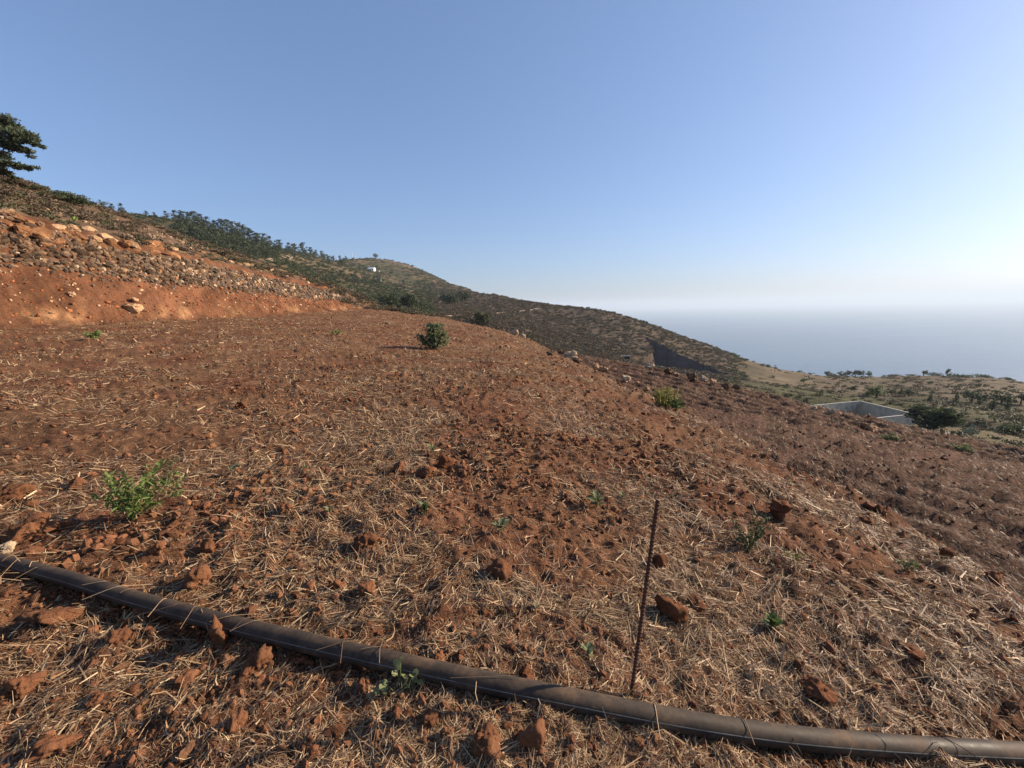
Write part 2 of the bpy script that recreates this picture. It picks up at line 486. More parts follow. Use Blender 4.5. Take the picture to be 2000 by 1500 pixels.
def tps(d2): return np.where(d2 > 1e-12, 0.5 * d2 * np.log(np.maximum(d2, 1e-12)), 0)
n_ = len(U)
Mx = np.zeros((n_ + 3, n_ + 3))
Mx[:n_, :n_] = tps(((U[:, None] - U[None]) ** 2).sum(-1)) + np.eye(n_) * 2e-4
Mx[:n_, n_] = 1; Mx[:n_, n_ + 1:] = U; Mx[n_, :n_] = 1; Mx[n_ + 1:, :n_] = U.T
Wt = np.linalg.solve(Mx, np.concatenate([QT, np.zeros(3)]))
SEA_Z = -330.0
def far_t(a, r):
    q = np.stack([a.ravel() * KA, np.log(r.ravel())], -1)
    out = np.zeros(len(q))
    for s in range(0, len(q), 20000):
        qq = q[s:s + 20000]
        out[s:s + 20000] = tps(((qq[:, None] - U[None]) ** 2).sum(-1)) @ Wt[:n_] + Wt[n_] + qq @ Wt[n_ + 1:]
    return out.reshape(a.shape)

# the cinder pit: a straight cut into the dark hill
PIT_A = P(1252, 653, 250); PIT_B = P(1402, 738, 196)       # rim of the cut face in plan
_pd = (PIT_B - PIT_A)[:2]; PIT_L = float(np.hypot(*_pd)); _pd = _pd / PIT_L
_pn = np.array([-_pd[1], _pd[0]])
if _pn[1] > 0: _pn = -_pn                                   # towards the camera
def pit_coords(x, y):
    qx = x - PIT_A[0]; qy = y - PIT_A[1]
    s_c = qx * _pd[0] + qy * _pd[1]
    return s_c, qx * _pn[0] + qy * _pn[1] + pit_bulge(s_c)
def pit_bulge(s): return 10.0 * np.sin(np.pi * np.clip((s + 3) / (PIT_L + 6), 0, 1))    # rim bows back into the hill
_cs = float(-PIT_A[0] * _pd[0] - PIT_A[1] * _pd[1]); _cn = float(-PIT_A[0] * _pn[0] - PIT_A[1] * _pn[1])
PIT_K = _cs / _cn - 0.16                                     # left flank of the pit runs out towards the terrace
def far_base(x, y):
    r = np.hypot(x, y); a = np.arctan2(x, y)
    z = far_t(a, r) * r
    amp = sstep(45, 140, r)
    z = z + amp * (0.010 * r * (fbm(x / 55, y / 55, 201, 4) - 0.5) + 1.6 * (fbm(x / 16, y / 16, 207, 4) - 0.5))
    return z
def far_h(x, y):
    x = np.asarray(x, float); y = np.asarray(y, float)
    z = far_base(x, y)
    s, n = pit_coords(x, y)
    floor = PIT_A[2] - 22 - 0.35 * s
    inside_ = (s > PIT_K * n) & (s < PIT_L + 6) & (n > 0) & (n < 70)
    wallk = np.clip(n / 0.8, 0, 1)
    leftk = np.clip((s - PIT_K * n) / 7.0, 0, 1)
    cut = np.where(inside_, z + (np.minimum(z, floor) - z) * wallk * leftk, z)
    td = np.hypot(x - 74.0, y - 90.0)                       # level bed under the water tank
    return np.where(td < 30, np.minimum(cut, cut + (np.minimum(cut, TANK_Z - 3.4) - cut) * (1 - sstep(15, 26, td))), cut)
TANK_Z = float(P(1680, 784, 100.0)[2])
faz = np.radians(np.concatenate([np.arange(-80, -56, 2.0), np.arange(-56, 56.01, 0.21), np.arange(58, 81, 2.0)]))
frr = np.exp(np.concatenate([np.arange(math.log(33), math.log(1500), 0.0145), np.arange(math.log(1500), math.log(7000), 0.05)]))
FA, FR = np.meshgrid(faz, frr)
FX = FR * np.sin(FA); FY = FR * np.cos(FA)
FZ = far_h(FX, FY)
FZ = np.maximum(FZ, SEA_Z - 30)
def far_colour(x, y, z):
    r = np.hypot(x, y)
    n1 = fbm(x / 30, y / 30, 301, 4); n2 = fbm(x / 6, y / 6, 305, 4); n3 = fbm(x / 120, y / 120, 309, 3)
    scrub = np.array([0.062, 0.058, 0.030]); tan = np.array([0.20, 0.145, 0.085]); cind = np.array([0.075, 0.059, 0.045]); green = np.array([0.06, 0.075, 0.032])
    a = np.degrees(np.arctan2(x, y))
    k = sstep(0.45, 0.65, n1)[..., None]
    c = scrub * (1 - k) + (tan * 0.62) * k
    # dark cinder hill in the middle
    ch = (sstep(-12, -2, a) * (1 - sstep(25, 33, a)) * sstep(110, 150, r) * (1 - sstep(500, 700, r)))[..., None]
    cc = cind * (1 - k * 0.5) + np.array([0.105, 0.078, 0.052]) * k * 0.5
    c = c * (1 - ch) + cc * ch
    # tawny grass on the seaward brow
    br = (sstep(27, 33, a) * sstep(170, 230, r))[..., None]
    c = c * (1 - br) + (np.array([0.150, 0.115, 0.075]) * (0.55 + 0.7 * n1[..., None]) * (0.75 + 0.5 * n3[..., None])) * br
    # cone hill: brown bare slope
    co = (sstep(-22, -18, a) * sstep(850, 1050, r) * (1 - sstep(-4, 2, a)))[..., None]
    c = c * (1 - co) + np.array([0.13, 0.09, 0.06]) * co
    gv = (sstep(25, 31, a) * (1 - sstep(150, 200, r)))[..., None]
    c = c * (1 - gv) + (np.array([0.085, 0.080, 0.042]) * (1 - k) + np.array([0.135, 0.108, 0.062]) * k) * gv
    s, n = pit_coords(x, y)
    pit = ((s > PIT_K * n + 5) & (s < PIT_L + 7) & (n > -0.3) & (n < 71)).astype(float)[..., None]
    c = c * (1 - pit) + np.array([0.085, 0.072, 0.064]) * pit
    fl = ((s > PIT_K * n - 3) & (s <= PIT_K * n + 5) & (n > -1) & (n < 70)).astype(float)[..., None]
    c = c * (1 - fl) + np.array([0.062, 0.045, 0.036]) * fl
    return c * (0.65 + 0.7 * n2)[..., None]
M_FAR = mat_tinted('hillside', 0.97, ((0.35, 0.25), (0.08, 0.2), (1.6, 0.3)), (0.9, 0.9, 0.8), 0.05)
me = np_mesh('hills', np.stack([FX, FY, FZ], -1).reshape(-1, 3), grid_faces(*FX.shape), M_FAR, True, far_colour(FX, FY, FZ).reshape(-1, 3))
hills = tag(link('hills', me), 'scrub covered volcanic hills running down to the sea', 'hills', kind='structure')
# smooth face of the pit, set just in front of the cut
_ps = np.linspace(-1.0, PIT_L + 5, 120)
_rx = PIT_A[0] + _ps * _pd[0] - pit_bulge(_ps) * _pn[0]; _ry = PIT_A[1] + _ps * _pd[1] - pit_bulge(_ps) * _pn[1]
_top = far_base(_rx - .6 * _pn[0], _ry - .6 * _pn[1]) + .1 + .5 * (fbm(_ps / 2.5, _ps * 0, 411, 3) - .5)
_bot = PIT_A[2] - 22 - 0.35 * _ps - 1
rows = []
for k in np.linspace(0, 1, 26):
    nn_ = -.6 + 5.4 * k + 0.7 * math.sin(math.pi * k) * (fbm(_ps / 5 + 3, _ps * 0 + k * 3, 401, 4) - .5) * 2
    rows.append(np.stack([_rx + nn_ * _pn[0], _ry + nn_ * _pn[1], _top + (np.minimum(_bot, _top - 1) - _top) * k], -1))
_pv = np.stack(rows, 0)
_pc = np.array([0.15, 0.125, 0.115]) * (0.7 + 0.6 * fbm(_pv[..., 0] / 3 + _pv[..., 1] / 3, _pv[..., 2] / 1.5, 407, 4))[..., None]
tag(link('pit_face', np_mesh('pit_face', _pv.reshape(-1, 3), grid_faces(26, 120), M_FAR, True, _pc.reshape(-1, 3))), 'dark straight face of the cinder pit', 'pit face', kind='structure')
_fm = np.exp(np.linspace(math.log(40), math.log(4000), 1600))
def fhit(px, py, rmin=60):
    """ground point of the far terrain under photo pixel"""
    d = px_dir(px, py)
    t = _fm[_fm > rmin]
    p = d[None, :] * (t / math.hypot(d[0], d[1]))[:, None]
    h = far_h(p[:, 0], p[:, 1])
    b = p[:, 2] < h
    i = int(np.argmax(b)) if b.any() else -1
    q = p[i].copy(); q[2] = h[i]
    return q, bool(b.any())
def fcrest(px, rmin=100, rmax=2000):
    """skyline ground point in photo column px (approximate azimuth)"""
    d = px_dir(px, 600)
    a = math.atan2(d[0], d[1])
    t = _fm[(_fm > rmin) & (_fm < rmax)]
    x = t * math.sin(a); y = t * math.cos(a)
    h = far_h(x, y)
    i = int(np.argmax(h / t))
    return np.array([x[i], y[i], h[i]])

# ------------------------------------------------------------------ sea
m, nt, bs, out = new_mat('sea_water')
tc = N(nt, 'ShaderNodeTexCoord')
mp = N(nt, 'ShaderNodeMapping'); mp.inputs['Scale'].default_value = (0.0004, 0.0022, 1)
nt.links.new(tc.outputs['Object'], mp.inputs['Vector'])
n1 = noise(nt, 1.0, 5, 0.6, mp.outputs[0])
r = ramp(nt, n1.outputs['Fac'], [(0.35, (0.040, 0.088, 0.145)), (0.65, (0.085, 0.150, 0.215))])
nt.links.new(r.outputs[0], bs.inputs['Base Color'])
rg = ramp(nt, n1.outputs['Fac'], [(0.3, 0.30), (0.7, 0.45)])
nt.links.new(rg.outputs[0], bs.inputs['Roughness'])
n2 = noise(nt, 0.02, 6, 0.65, tc.outputs['Object'])
bump(nt, bs, n2.outputs['Fac'], 0.6, 12.0)
S = 60000.0
me = np_mesh('sea', [(-S, -S, SEA_Z), (S, -S, SEA_Z), (S, S, SEA_Z), (-S, S, SEA_Z)], np.array([[0, 1, 2, 3]]), m)
tag(link('sea', me), 'hazy blue sea reaching to the horizon', 'sea', kind='structure')

# ------------------------------------------------------------------ haze
m = bpy.data.materials.new('haze'); m.use_nodes = True
nt = m.node_tree
for n in list(nt.nodes): nt.nodes.remove(n)
out = nt.nodes.new('ShaderNodeOutputMaterial')
pv = nt.nodes.new('ShaderNodeVolumePrincipled')
pv.inputs['Color'].default_value = (0.60, 0.70, 0.79, 1)
pv.inputs['Density'].default_value = 0.000095
pv.inputs['Anisotropy'].default_value = 0.15
nt.links.new(pv.outputs[0], out.inputs['Volume'])
HZ = 61000.0
HT = 260.0
v = [(x, y, z) for z in (SEA_Z - 31.5, HT) for x, y in ((-HZ, -HZ), (HZ, -HZ), (HZ, HZ), (-HZ, HZ))]
me = np_mesh('haze', v, np.array([[3, 2, 1, 0], [4, 5, 6, 7], [0, 1, 5, 4], [1, 2, 6, 5], [2, 3, 7, 6], [3, 0, 4, 7]]), m)
tag(link('haze', me), 'pale sea haze filling the distance', 'haze', kind='stuff')

# ------------------------------------------------------------------ rock and clod shapes
_ico = {}
def ico(sub):
    if sub not in _ico:
        bm = bmesh.new()
        bmesh.ops.create_icosphere(bm, subdivisions=max(sub, 1), radius=1.0)
        bm.verts.ensure_lookup_table()
        _ico[sub] = (np.array([v.co[:] for v in bm.verts]), np.array([[v.index for v in f.verts] for f in bm.faces]))
        bm.free()
    return _ico[sub]

def rock_shape(seed, sub, planes=11, rough=0.10, squash=(1, 1, 1), soft=0.25):
    g = np.random.default_rng(seed)
    v, f = ico(sub)
    nrm = g.normal(size=(planes, 3)); nrm /= np.linalg.norm(nrm, axis=1)[:, None]
    dd = g.uniform(0.55, 0.95, planes)
    dot = v @ nrm.T
    rad = np.where(dot > 0.05, dd[None] / np.maximum(dot, 0.05), 9).min(1)
    rad = np.minimum(rad, 1.25)
    rad = rad * (1 - soft) + soft * 0.85
    o = g.uniform(-50, 50, 3)
    nz = sum((vnoise(v[:, a] * fr + o[0], v[:, b] * fr + o[1], seed % 97) - 0.5) * am for a, b in ((0, 1), (1, 2), (2, 0)) for fr, am in ((1.6, 0.9), (3.7, 0.7), (8.0, 0.45), (17.0, 0.22)))
    rad = rad * (1 + rough * nz)
    return v * rad[:, None] * np.array(squash), f

def mat_rock(name, col, pale, var=0.35, scale=6.0, objrand=0.35, bd=0.03, bs_=0.9):
    m, nt, bs, out = new_mat(name)
    tc = N(nt, 'ShaderNodeTexCoord'); oi = N(nt, 'ShaderNodeObjectInfo')
    n = noise(nt, scale, 6, 0.65, tc.outputs['Object'])
    r = ramp(nt, n.outputs['Fac'], [(0.25, tuple(c * (1 - var) for c in col)), (0.55, col), (0.78, pale)])
    rr_ = ramp(nt, oi.outputs['Random'], [(0.0, 1 - objrand), (1.0, 1 + objrand)])
    nt.links.new(mixc(nt, 1.0, r.outputs[0], rr_.outputs[0], 'MULTIPLY'), bs.inputs['Base Color'])
    bs.inputs['Roughness'].default_value = 0.95
    bs.inputs['Specular IOR Level'].default_value = 0.1
    n2 = noise(nt, scale * 5, 6, 0.7, tc.outputs['Object'])
    bump(nt, bs, n2.outputs['Fac'], bs_, bd)
    return m
M_CLOD = mat_rock('red_earth_clod', (0.175, 0.076, 0.037), (0.29, 0.145, 0.075), 0.4, 9.0, 0.2, 0.02)
M_CLOD_D = mat_rock('dark_earth_clod', (0.15, 0.060, 0.028), (0.22, 0.10, 0.05), 0.4, 9.0, 0.2, 0.02)
M_PALE = mat_rock('pale_stone', (0.42, 0.31, 0.20), (0.56, 0.46, 0.33), 0.4, 5.0, 0.15, 0.02)
M_CREAM = mat_rock('cream_boulder', (0.38, 0.235, 0.13), (0.60, 0.43, 0.26), 0.5, 1.6, 0.25, 0.06)
M_ORANGE = mat_rock('orange_boulder', (0.225, 0.108, 0.050), (0.45, 0.27, 0.145), 0.5, 1.6, 0.25, 0.06)
M_WALLST = mat_rock('wall_stone', (0.135, 0.085, 0.052), (0.29, 0.195, 0.12), 0.5, 2.5, 0.6, 0.06)
M_RUBBLE = mat_tinted('rubble_stone', 0.95, ((1.5, 0.3), (9.0, 0.35)), (12.0, 0.8, 0.05), 0.1)

# ------------------------------------------------------------------ stone retaining wall on the red bank
wall = empty('stone_retaining_wall', (lx(L_wb, 30.0), 30.0, float(H(lx(L_wb, 30.0), 30.0))))
wall['kind'] = 'thing'
tag(wall, 'long dry stone retaining wall capped with orange boulders along the red bank', 'stone wall')
bpy.context.view_layer.update()
def under(o, parent):
    """parent a world-placed object whose parent is an unrotated empty"""
    o.parent = parent
    o.location = Vector(o.location) - Vector(parent.location)
    return o
stone_proto = []
for k in range(12):
    v, f = rock_shape(400 + k, 2, 12, 0.14, (1.0, 0.8, 0.66), 0.06)
    stone_proto.append(np_mesh('stone', v, f, M_WALLST, False))
cand = []
g = np.random.default_rng(5)
yy = 17.0
h_rows = 11
for row in range(h_rows):
    yy = 17.0 + 0.2 * row
    while yy < 62:
        sz = g.uniform(0.12, 0.29) * (1.35 if g.random() < 0.12 else 1.0)
        hfrac = (row + 0.5 + g.uniform(-0.35, 0.35)) / h_rows
        xa = lx(L_wb, yy); xb = lx(L_wt, yy)
        x = xa + (xb - xa) * hfrac + 0.06
        cand.append((x, yy, sz, g.integers(12)))
        yy += sz * g.uniform(0.8, 1.25)
cand = np.array(cand)
cz = H(cand[:, 0], cand[:, 1])
def project(v):
    c = np.asarray(v) @ CR
    return np.stack([1000 + F_PX * c[..., 0] / -c[..., 2], 750 - F_PX * c[..., 1] / -c[..., 2], -c[..., 2]], -1)
pp = project(np.stack([cand[:, 0], cand[:, 1], cz], -1))
shown = np.where((pp[:, 0] > -20) & (pp[:, 0] < 760), cand[:, 2] / pp[:, 2], 0)
order = np.argsort(-shown)
big = set(order[:290].tolist())
rub_v, rub_f, rub_c, rub_n = [], [], [], 0
rub_proto = [rock_shape(480 + k, 1, 8, 0.1, (1, 0.75, 0.65)) for k in range(8)]
def rand_rot(g):
    q = g.normal(size=4); q /= np.linalg.norm(q)
    w, x, y, z = q
    return np.array([[1 - 2 * (y * y + z * z), 2 * (x * y - z * w), 2 * (x * z + y * w)], [2 * (x * y + z * w), 1 - 2 * (x * x + z * z), 2 * (y * z - x * w)], [2 * (x * z - y * w), 2 * (y * z + x * w), 1 - 2 * (x * x + y * y)]])
def stone_col(g):
    a = g.random()
    if a < 0.80: return np.array([0.115, 0.080, 0.056]) * g.uniform(0.45, 1.5)
    if a < 0.9: return np.array([0.26, 0.13, 0.06]) * g.uniform(0.7, 1.3)
    return np.array([0.38, 0.28, 0.18]) * g.uniform(0.8, 1.2)
class Pile:
    def __init__(self): self.v, self.f, self.c, self.n = [], [], [], 0
    def add(self, sh, pos, s, rot, col):
        v, f = sh
        self.v.append((v * s) @ rot.T + np.asarray(pos)); self.f.append(f + self.n); self.n += len(v)
        self.c.append(np.tile(col, (len(v), 1)))
    def mesh(self, name, mat, smooth=False):
        return np_mesh(name, np.concatenate(self.v), np.concatenate(self.f), mat, smooth, np.concatenate(self.c))
rubble = Pile()
for i in range(len(cand)):
    x, y, s, k = cand[i]
    z = cz[i]
    if i in big:
        o = link('stone', stone_proto[int(k)], None, (x, y, z), (g.uniform(-.5, .5), g.uniform(-.5, .5), g.uniform(0, 6.28)), (s, s * g.uniform(.8, 1.2), s * g.uniform(.8, 1.2)))
        under(o, wall)
    else:
        rubble.add(rub_proto[int(k) % 8], (x, y, z), s, rand_rot(g), stone_col(g))
for i in range(2200):                                  # chips filling the joints
    y = 17 + 45 * g.random(); hf = g.random() * 1.3 - .28
    x = lx(L_wb, y) + (lx(L_wt, y) - lx(L_wb, y)) * hf + 0.03
    rubble.add(rub_proto[g.integers(8)], (x, y, float(H(x, y))), g.uniform(0.08, 0.17), rand_rot(g), stone_col(g))
o = link('rubble', rubble.mesh('rubble', M_RUBBLE)); under(o, wall); o['kind'] = 'stuff'

boulder_proto = {}
def boulder_mesh(k, mat):
    key = (k, mat.name)
    if key not in boulder_proto:
        v, f = rock_shape(600 + k, 3, 9, 0.16, (1.0, 0.8, 0.72), 0.3)
        boulder_proto[key] = np_mesh('boulder', v, f, mat, False)
    return boulder_proto[key]
C_, O_ = M_CREAM, M_ORANGE
BOULD = [(6, 417, 27, C_), (30, 428, 28, O_), (3, 462, 16, O_), (60, 436, 22, O_), (43, 456, 38, O_), (66, 460, 46, O_), (93, 454, 22, O_), (112, 476, 30, O_), (90, 479, 24, O_),
         (112, 449, 25, C_), (140, 447, 26, C_), (170, 450, 27, C_), (147, 464, 40, O_), (185, 470, 27, C_), (207, 465, 27, C_), (217, 477, 33, O_), (248, 466, 29, C_), (241, 479, 24, O_), (265, 483, 25, C_), (263, 495, 20, O_),
         (297, 481, 36, O_), (295, 497, 27, O_), (336, 490, 22, C_), (333, 501, 30, O_), (355, 503, 18, O_), (380, 499, 15, O_), (398, 497, 17, O_), (392, 512, 14, C_), (419, 506, 19, O_), (436, 507, 13, C_), (467, 517, 14, O_), (480, 520, 20, C_), (506, 531, 16, C_),
         (495, 525, 12, O_), (527, 529, 16, C_), (548, 535, 17, O_), (560, 541, 10, C_), (573, 542, 11, O_), (590, 547, 12, O_), (601, 552, 9, C_), (622, 555, 9, O_), (641, 558, 11, C_), (650, 564, 11, C_), (674, 568, 9, O_), (20, 445, 20, O_), (78, 441, 18, C_), (128, 458, 18, O_), (195, 482, 18, O_), (320, 484, 16, O_), (450, 514, 12, C_), (40, 490, 16, C_), (88, 511, 15, C_), (82, 520, 14, C_), (28, 522, 12, C_), (240, 532, 22, C_), (270, 534, 16, C_)]
for k, (px, py, w, mt) in enumerate(BOULD):
    q = hit(px, py, True)
    dist = project(q)[2]
    s = w / F_PX * dist * 0.52
    q[2] = max(q[2], 0) + 0.0
    o = link('boulder', boulder_mesh(k % 9, mt), None, tuple(q), (g.uniform(-.4, .4), g.uniform(-.4, .4), g.uniform(0, 6.28)), (s * g.uniform(1.0, 1.25), s, s * g.uniform(.8, 1.0)))
    under(o, wall)

# loose stones over the hillside above the wall and down the bank (no one could count them)
scree = Pile()
poly = np.array([(60, 385), (130, 400), (200, 418), (330, 462), (420, 490), (330, 486), (250, 462), (160, 436), (80, 408)], float)
def in_poly(px, py, poly):
    c = False; n = len(poly); j = n - 1
    for i in range(n):
        xi, yi = poly[i]; xj, yj = poly[j]
        if (yi > py) != (yj > py) and px < (xj - xi) * (py - yi) / (yj - yi) + xi: c = not c
        j = i
    return c
cnt = 0
while cnt < 650:
    px = g.uniform(50, 430); py = g.uniform(380, 495)
    if not in_poly(px, py, poly): continue
    q = hit(px, py, True); dist = project(q)[2]
    q[2] = float(H(q[0], q[1]))
    s = g.uniform(1.5, 4.5) / F_PX * dist
    scree.add(rub_proto[g.integers(8)], q, s, rand_rot(g), np.array([0.19, 0.125, 0.085]) * g.uniform(0.5, 1.6) if g.random() < .8 else np.array([0.40, 0.26, 0.15]))
    cnt += 1
for i in range(1800):                                   # stones rolled down the red bank
    y = 14 + 50 * g.random(); hf = g.random() ** 0.8
    x = lx(L_bb, y) + (lx(L_wb, y) - lx(L_bb, y)) * hf
    a = g.random()
    c = np.array([0.25, 0.09, 0.035]) * g.uniform(0.7, 1.4) if a < .7 else (np.array([0.5, 0.33, 0.19]) if a < .85 else np.array([.12, .08, .055]))
    scree.add(rub_proto[g.integers(8)], (x, y, float(H(x, y))), g.uniform(0.03, 0.11) * (1.6 if g.random() < .08 else 1), rand_rot(g), c)
for i in range(500):                                   # along the crest of the terrace
    y = 2 + 46 * g.random() ** 1.3
    x = lx(L_cr, y) + g.normal() * 0.7 + 0.5
    scree.add(rub_proto[g.integers(8)], (x, y, float(H(x, y))), g.uniform(0.03, 0.11), rand_rot(g), np.array([0.16, 0.07, 0.035]) * g.uniform(.7, 1.4) if g.random() < .85 else np.array([.4, .3, .2]))
for i in range(450):                                   # outer edge of the lower field
    y = 14 + 36 * g.random()
    x = lx(L_lo, y) + g.normal() * 0.5
    scree.add(rub_proto[g.integers(8)], (x, y, float(H(x, y))), g.uniform(0.04, 0.16), rand_rot(g), np.array([0.17, 0.10, 0.065]) * g.uniform(.6, 1.5) if g.random() < .75 else np.array([.38, .29, .2]))
tag(link('loose_stones', scree.mesh('loose_stones', M_RUBBLE)), 'small loose stones scattered over bank, hillside and field edges', 'stones', kind='stuff')

# ------------------------------------------------------------------ soil crumbs and clods of the tilled field
crumbs = Pile()
cl_proto1 = [rock_shape(700 + k, 2, 9, 0.25, (1, 0.9, 0.75), 0.3) for k in range(10)]
cl_proto0 = [rock_shape(720 + k, 1, 8, 0.2, (1, 0.9, 0.75), 0.3) for k in range(10)]
def crumb_pass(n, r0, r1, smin, smax, protos, pw=1.0, inv=True):
    a = np.radians(g.uniform(-58, 58, n))
    r = 1 / g.uniform(1 / r1, 1 / r0, n) if inv else np.exp(g.uniform(math.log(r0), math.log(r1), n))
    x = r * np.sin(a); y = r * np.cos(a)
    m = fbm(x / 1.7, y / 1.7, 41, 3)
    ok = (x > lx(L_bb, y)) & (x < lx(L_lo, y)) & (g.random(n) < 0.25 + 0.9 * sstep(0.42, 0.62, m)) & (y > 0.6)
    x, y, r = x[ok], y[ok], r[ok]
    z = H(x, y)
    low = x > lx(L_cr, y) + 0.6
    for i in range(len(x)):
        s = smin + (smax - smin) * g.random() ** 2.6
        s *= (1 + 0.04 * r[i])
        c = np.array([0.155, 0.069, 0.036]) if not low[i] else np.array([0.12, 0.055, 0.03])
        t = g.random()
        c = c * g.uniform(0.65, 1.35) if t < 0.8 else np.array([0.22, 0.108, 0.055]) * g.uniform(.8, 1.1) * (0.6 if low[i] else 1)
        crumbs.add(protos[g.integers(10)], (x[i], y[i], z[i] + s * 0.25), s * np.array([1, g.uniform(.7, 1.1), g.uniform(.6, 1)]), rand_rot(g), c)
crumb_pass(700, 1.0, 4.0, 0.012, 0.038, cl_proto1)
crumb_pass(24000, 1.0, 10.0, 0.005, 0.024, cl_proto0)
crumb_pass(17000, 3.5, 45.0, 0.012, 0.046, cl_proto0, inv=False)
M_CRUMB = mat_tinted('soil_crumb', 0.97, ((14.0, 0.3), (60.0, 0.35)), (70.0, 0.9, 0.012), 0.06)
tag(link('soil_clods', crumbs.mesh('soil_clods', M_CRUMB)), 'small crumbs and clods of red soil all over the field', 'soil', kind='stuff')

# ------------------------------------------------------------------ straw
PAL = np.array([[0.36, 0.235, 0.13], [0.28, 0.17, 0.09], [0.50, 0.37, 0.225], [0.20, 0.13, 0.082], [0.15, 0.08, 0.042], [0.33, 0.21, 0.105], [0.11, 0.06, 0.034], [0.41, 0.29, 0.17]])
def straw_mesh(name, x, y, ang, ln, wd, nseg, lift, curve, cols, gg):
    n = len(x)
    k = nseg + 1
    t = np.linspace(-0.5, 0.5, k)[None, :]
    dx, dy = np.cos(ang)[:, None], np.sin(ang)[:, None]
    bend = curve[:, None] * (t * t - 0.08) * ln[:, None]
    px_ = x[:, None] + dx * t * ln[:, None] - dy * bend
    py_ = y[:, None] + dy * t * ln[:, None] + dx * bend
    hz = H(px_.ravel(), py_.ravel()).reshape(n, k)
    base = hz.mean(1, keepdims=True)
    hz = np.maximum(hz, base * 0.55 + hz * 0.45)          # stiff: bridges small hollows
    tilt = lift[:, None] * (t + 0.5) + 0.004 + wd[:, None] * 0.6
    pz = hz + tilt
    roll = gg.uniform(-0.9, 0.9, n)[:, None]
    taper = (1 - 0.55 * (t + 0.5))
    wx = -dy * np.cos(roll) * wd[:, None] * 0.5 * taper; wy = dx * np.cos(roll) * wd[:, None] * 0.5 * taper; wz = np.sin(roll) * wd[:, None] * 0.5 * taper
    a = np.stack([px_ + wx, py_ + wy, pz + wz], -1); b = np.stack([px_ - wx, py_ - wy, pz - wz], -1)
    v = np.stack([a, b], 2).reshape(-1, 3)                # per straw: k*2 verts
    base_i = (np.arange(n) * k * 2)[:, None] + (np.arange(nseg) * 2)[None, :]
    base_i = base_i.ravel()
    f = np.stack([base_i, base_i + 1, base_i + 3, base_i + 2], -1)
    return v, f, np.repeat(cols, k * 2, 0)
def straw_field(n, r0, r1, mode, gg, lmin, lmax, wbase, wr, lr, nseg, liftmax, dens_pow=1.0, curv=0.5):
    a = np.radians(gg.uniform(-60, 60, n))
    r = 1 / gg.uniform(1 / r1, 1 / r0, n) if mode == 'inv' else np.exp(gg.uniform(math.log(r0), math.log(r1), n))
    x = r * np.sin(a); y = r * np.cos(a)
    m = fbm(x / 1.3, y / 1.3, 501, 4); m2 = fbm(x / 4.5, y / 4.5, 505, 3)
    low = x - lx(L_cr, y)
    dens = 0.09 + 0.90 * sstep(0.40, 0.58, m) * (1 - 0.25 * (1 - sstep(2.0, 5.0, r))) * (0.45 + 0.75 * sstep(0.35, 0.6, m2))
    dens = dens * (1 - 0.62 * sstep(0.8, 2.6, x) * (1 - sstep(.3, 1.5, low)) * sstep(.35, .6, fbm(x / .8, y / .8, 521, 3)))
    dens = dens * (0.55 + 0.45 * sstep(-7, -1.5, x)) * (1 + 0.3 * np.exp(-(low / 1.2) ** 2))
    dens = np.where(low > 1.2, 0.5 * dens + 0.6, dens)
    ok = (x > lx(L_bb, y) + 0.1) & (x < lx(L_lo, y) + 0.2) & (y > 0.5) & (y < 58) & (gg.random(n) < dens ** dens_pow)
    x, y, r, low = x[ok], y[ok], r[ok], low[ok]
    n = len(x)
    # straw lies in loose swaths: neighbours share a direction
    th = fbm(x / 0.9, y / 0.9, 511, 2) * 14.0 + gg.normal(0, 1.15, n)
    th = np.where(low > 1.5, 1.9 + gg.normal(0, 0.5, n), th)
    ln = lmin + (lmax - lmin) * gg.random(n) ** 1.7; ln = ln * (1 + lr * r)
    wd = (wbase + wr * r) * np.where(gg.random(n) < .15, gg.uniform(1.2, 2.4, n), gg.uniform(0.45, 1.2, n))
    cols = PAL[gg.integers(0, len(PAL), n)] * gg.uniform(0.65, 1.3, (n, 1))
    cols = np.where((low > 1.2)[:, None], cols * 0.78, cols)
    ln = np.where(low > 1.2, ln * .7, ln); wd = np.where(low > 1.2, wd * .9, wd)
    lift = np.where(gg.random(n) < 0.25, gg.uniform(0, liftmax, n), gg.uniform(0, liftmax * 0.2, n)) * (1 + 0.03 * r)
    return straw_mesh('straw', x, y, th, ln, wd, nseg, lift, gg.normal(0, curv, n), cols, gg)
gg = np.random.default_rng(23)
parts = [straw_field(170000, 1.0, 9.0, 'inv', gg, 0.012, 0.075, 0.0025, 0.00022, 0.03, 2, 0.03),
         straw_field(9000, 1.0, 7.0, 'inv', gg, 0.08, 0.30, 0.0026, 0.00030, 0.0, 4, 0.06, 1.8, 0.8),
         straw_field(400000, 3.5, 58.0, 'log', gg, 0.04, 0.16, 0.0026, 0.00072, 0.020, 1, 0.07),
         straw_field(170000, 2.0, 30.0, 'inv', gg, 0.03, 0.11, 0.0025, 0.00055, 0.02, 1, 0.05)]
vs, fs, cs, off = [], [], [], 0
for v, f, c in parts:
    vs.append(v); fs.append(f + off); cs.append(c); off += len(v)
m, nt, bs, out = new_mat('straw')
at = N(nt, 'ShaderNodeAttribute', attribute_name='tint')
nt.links.new(at.outputs['Color'], bs.inputs['Base Color'])
bs.inputs['Roughness'].default_value = 0.6
bs.inputs['Specular IOR Level'].default_value = 0.25
tr = N(nt, 'ShaderNodeBsdfTranslucent'); nt.links.new(at.outputs['Color'], tr.inputs['Color'])
mx = N(nt, 'ShaderNodeMixShader'); mx.inputs[0].default_value = 0.18
nt.links.new(bs.outputs[0], mx.inputs[1]); nt.links.new(tr.outputs[0], mx.inputs[2]); nt.links.new(mx.outputs[0], out.inputs[0])
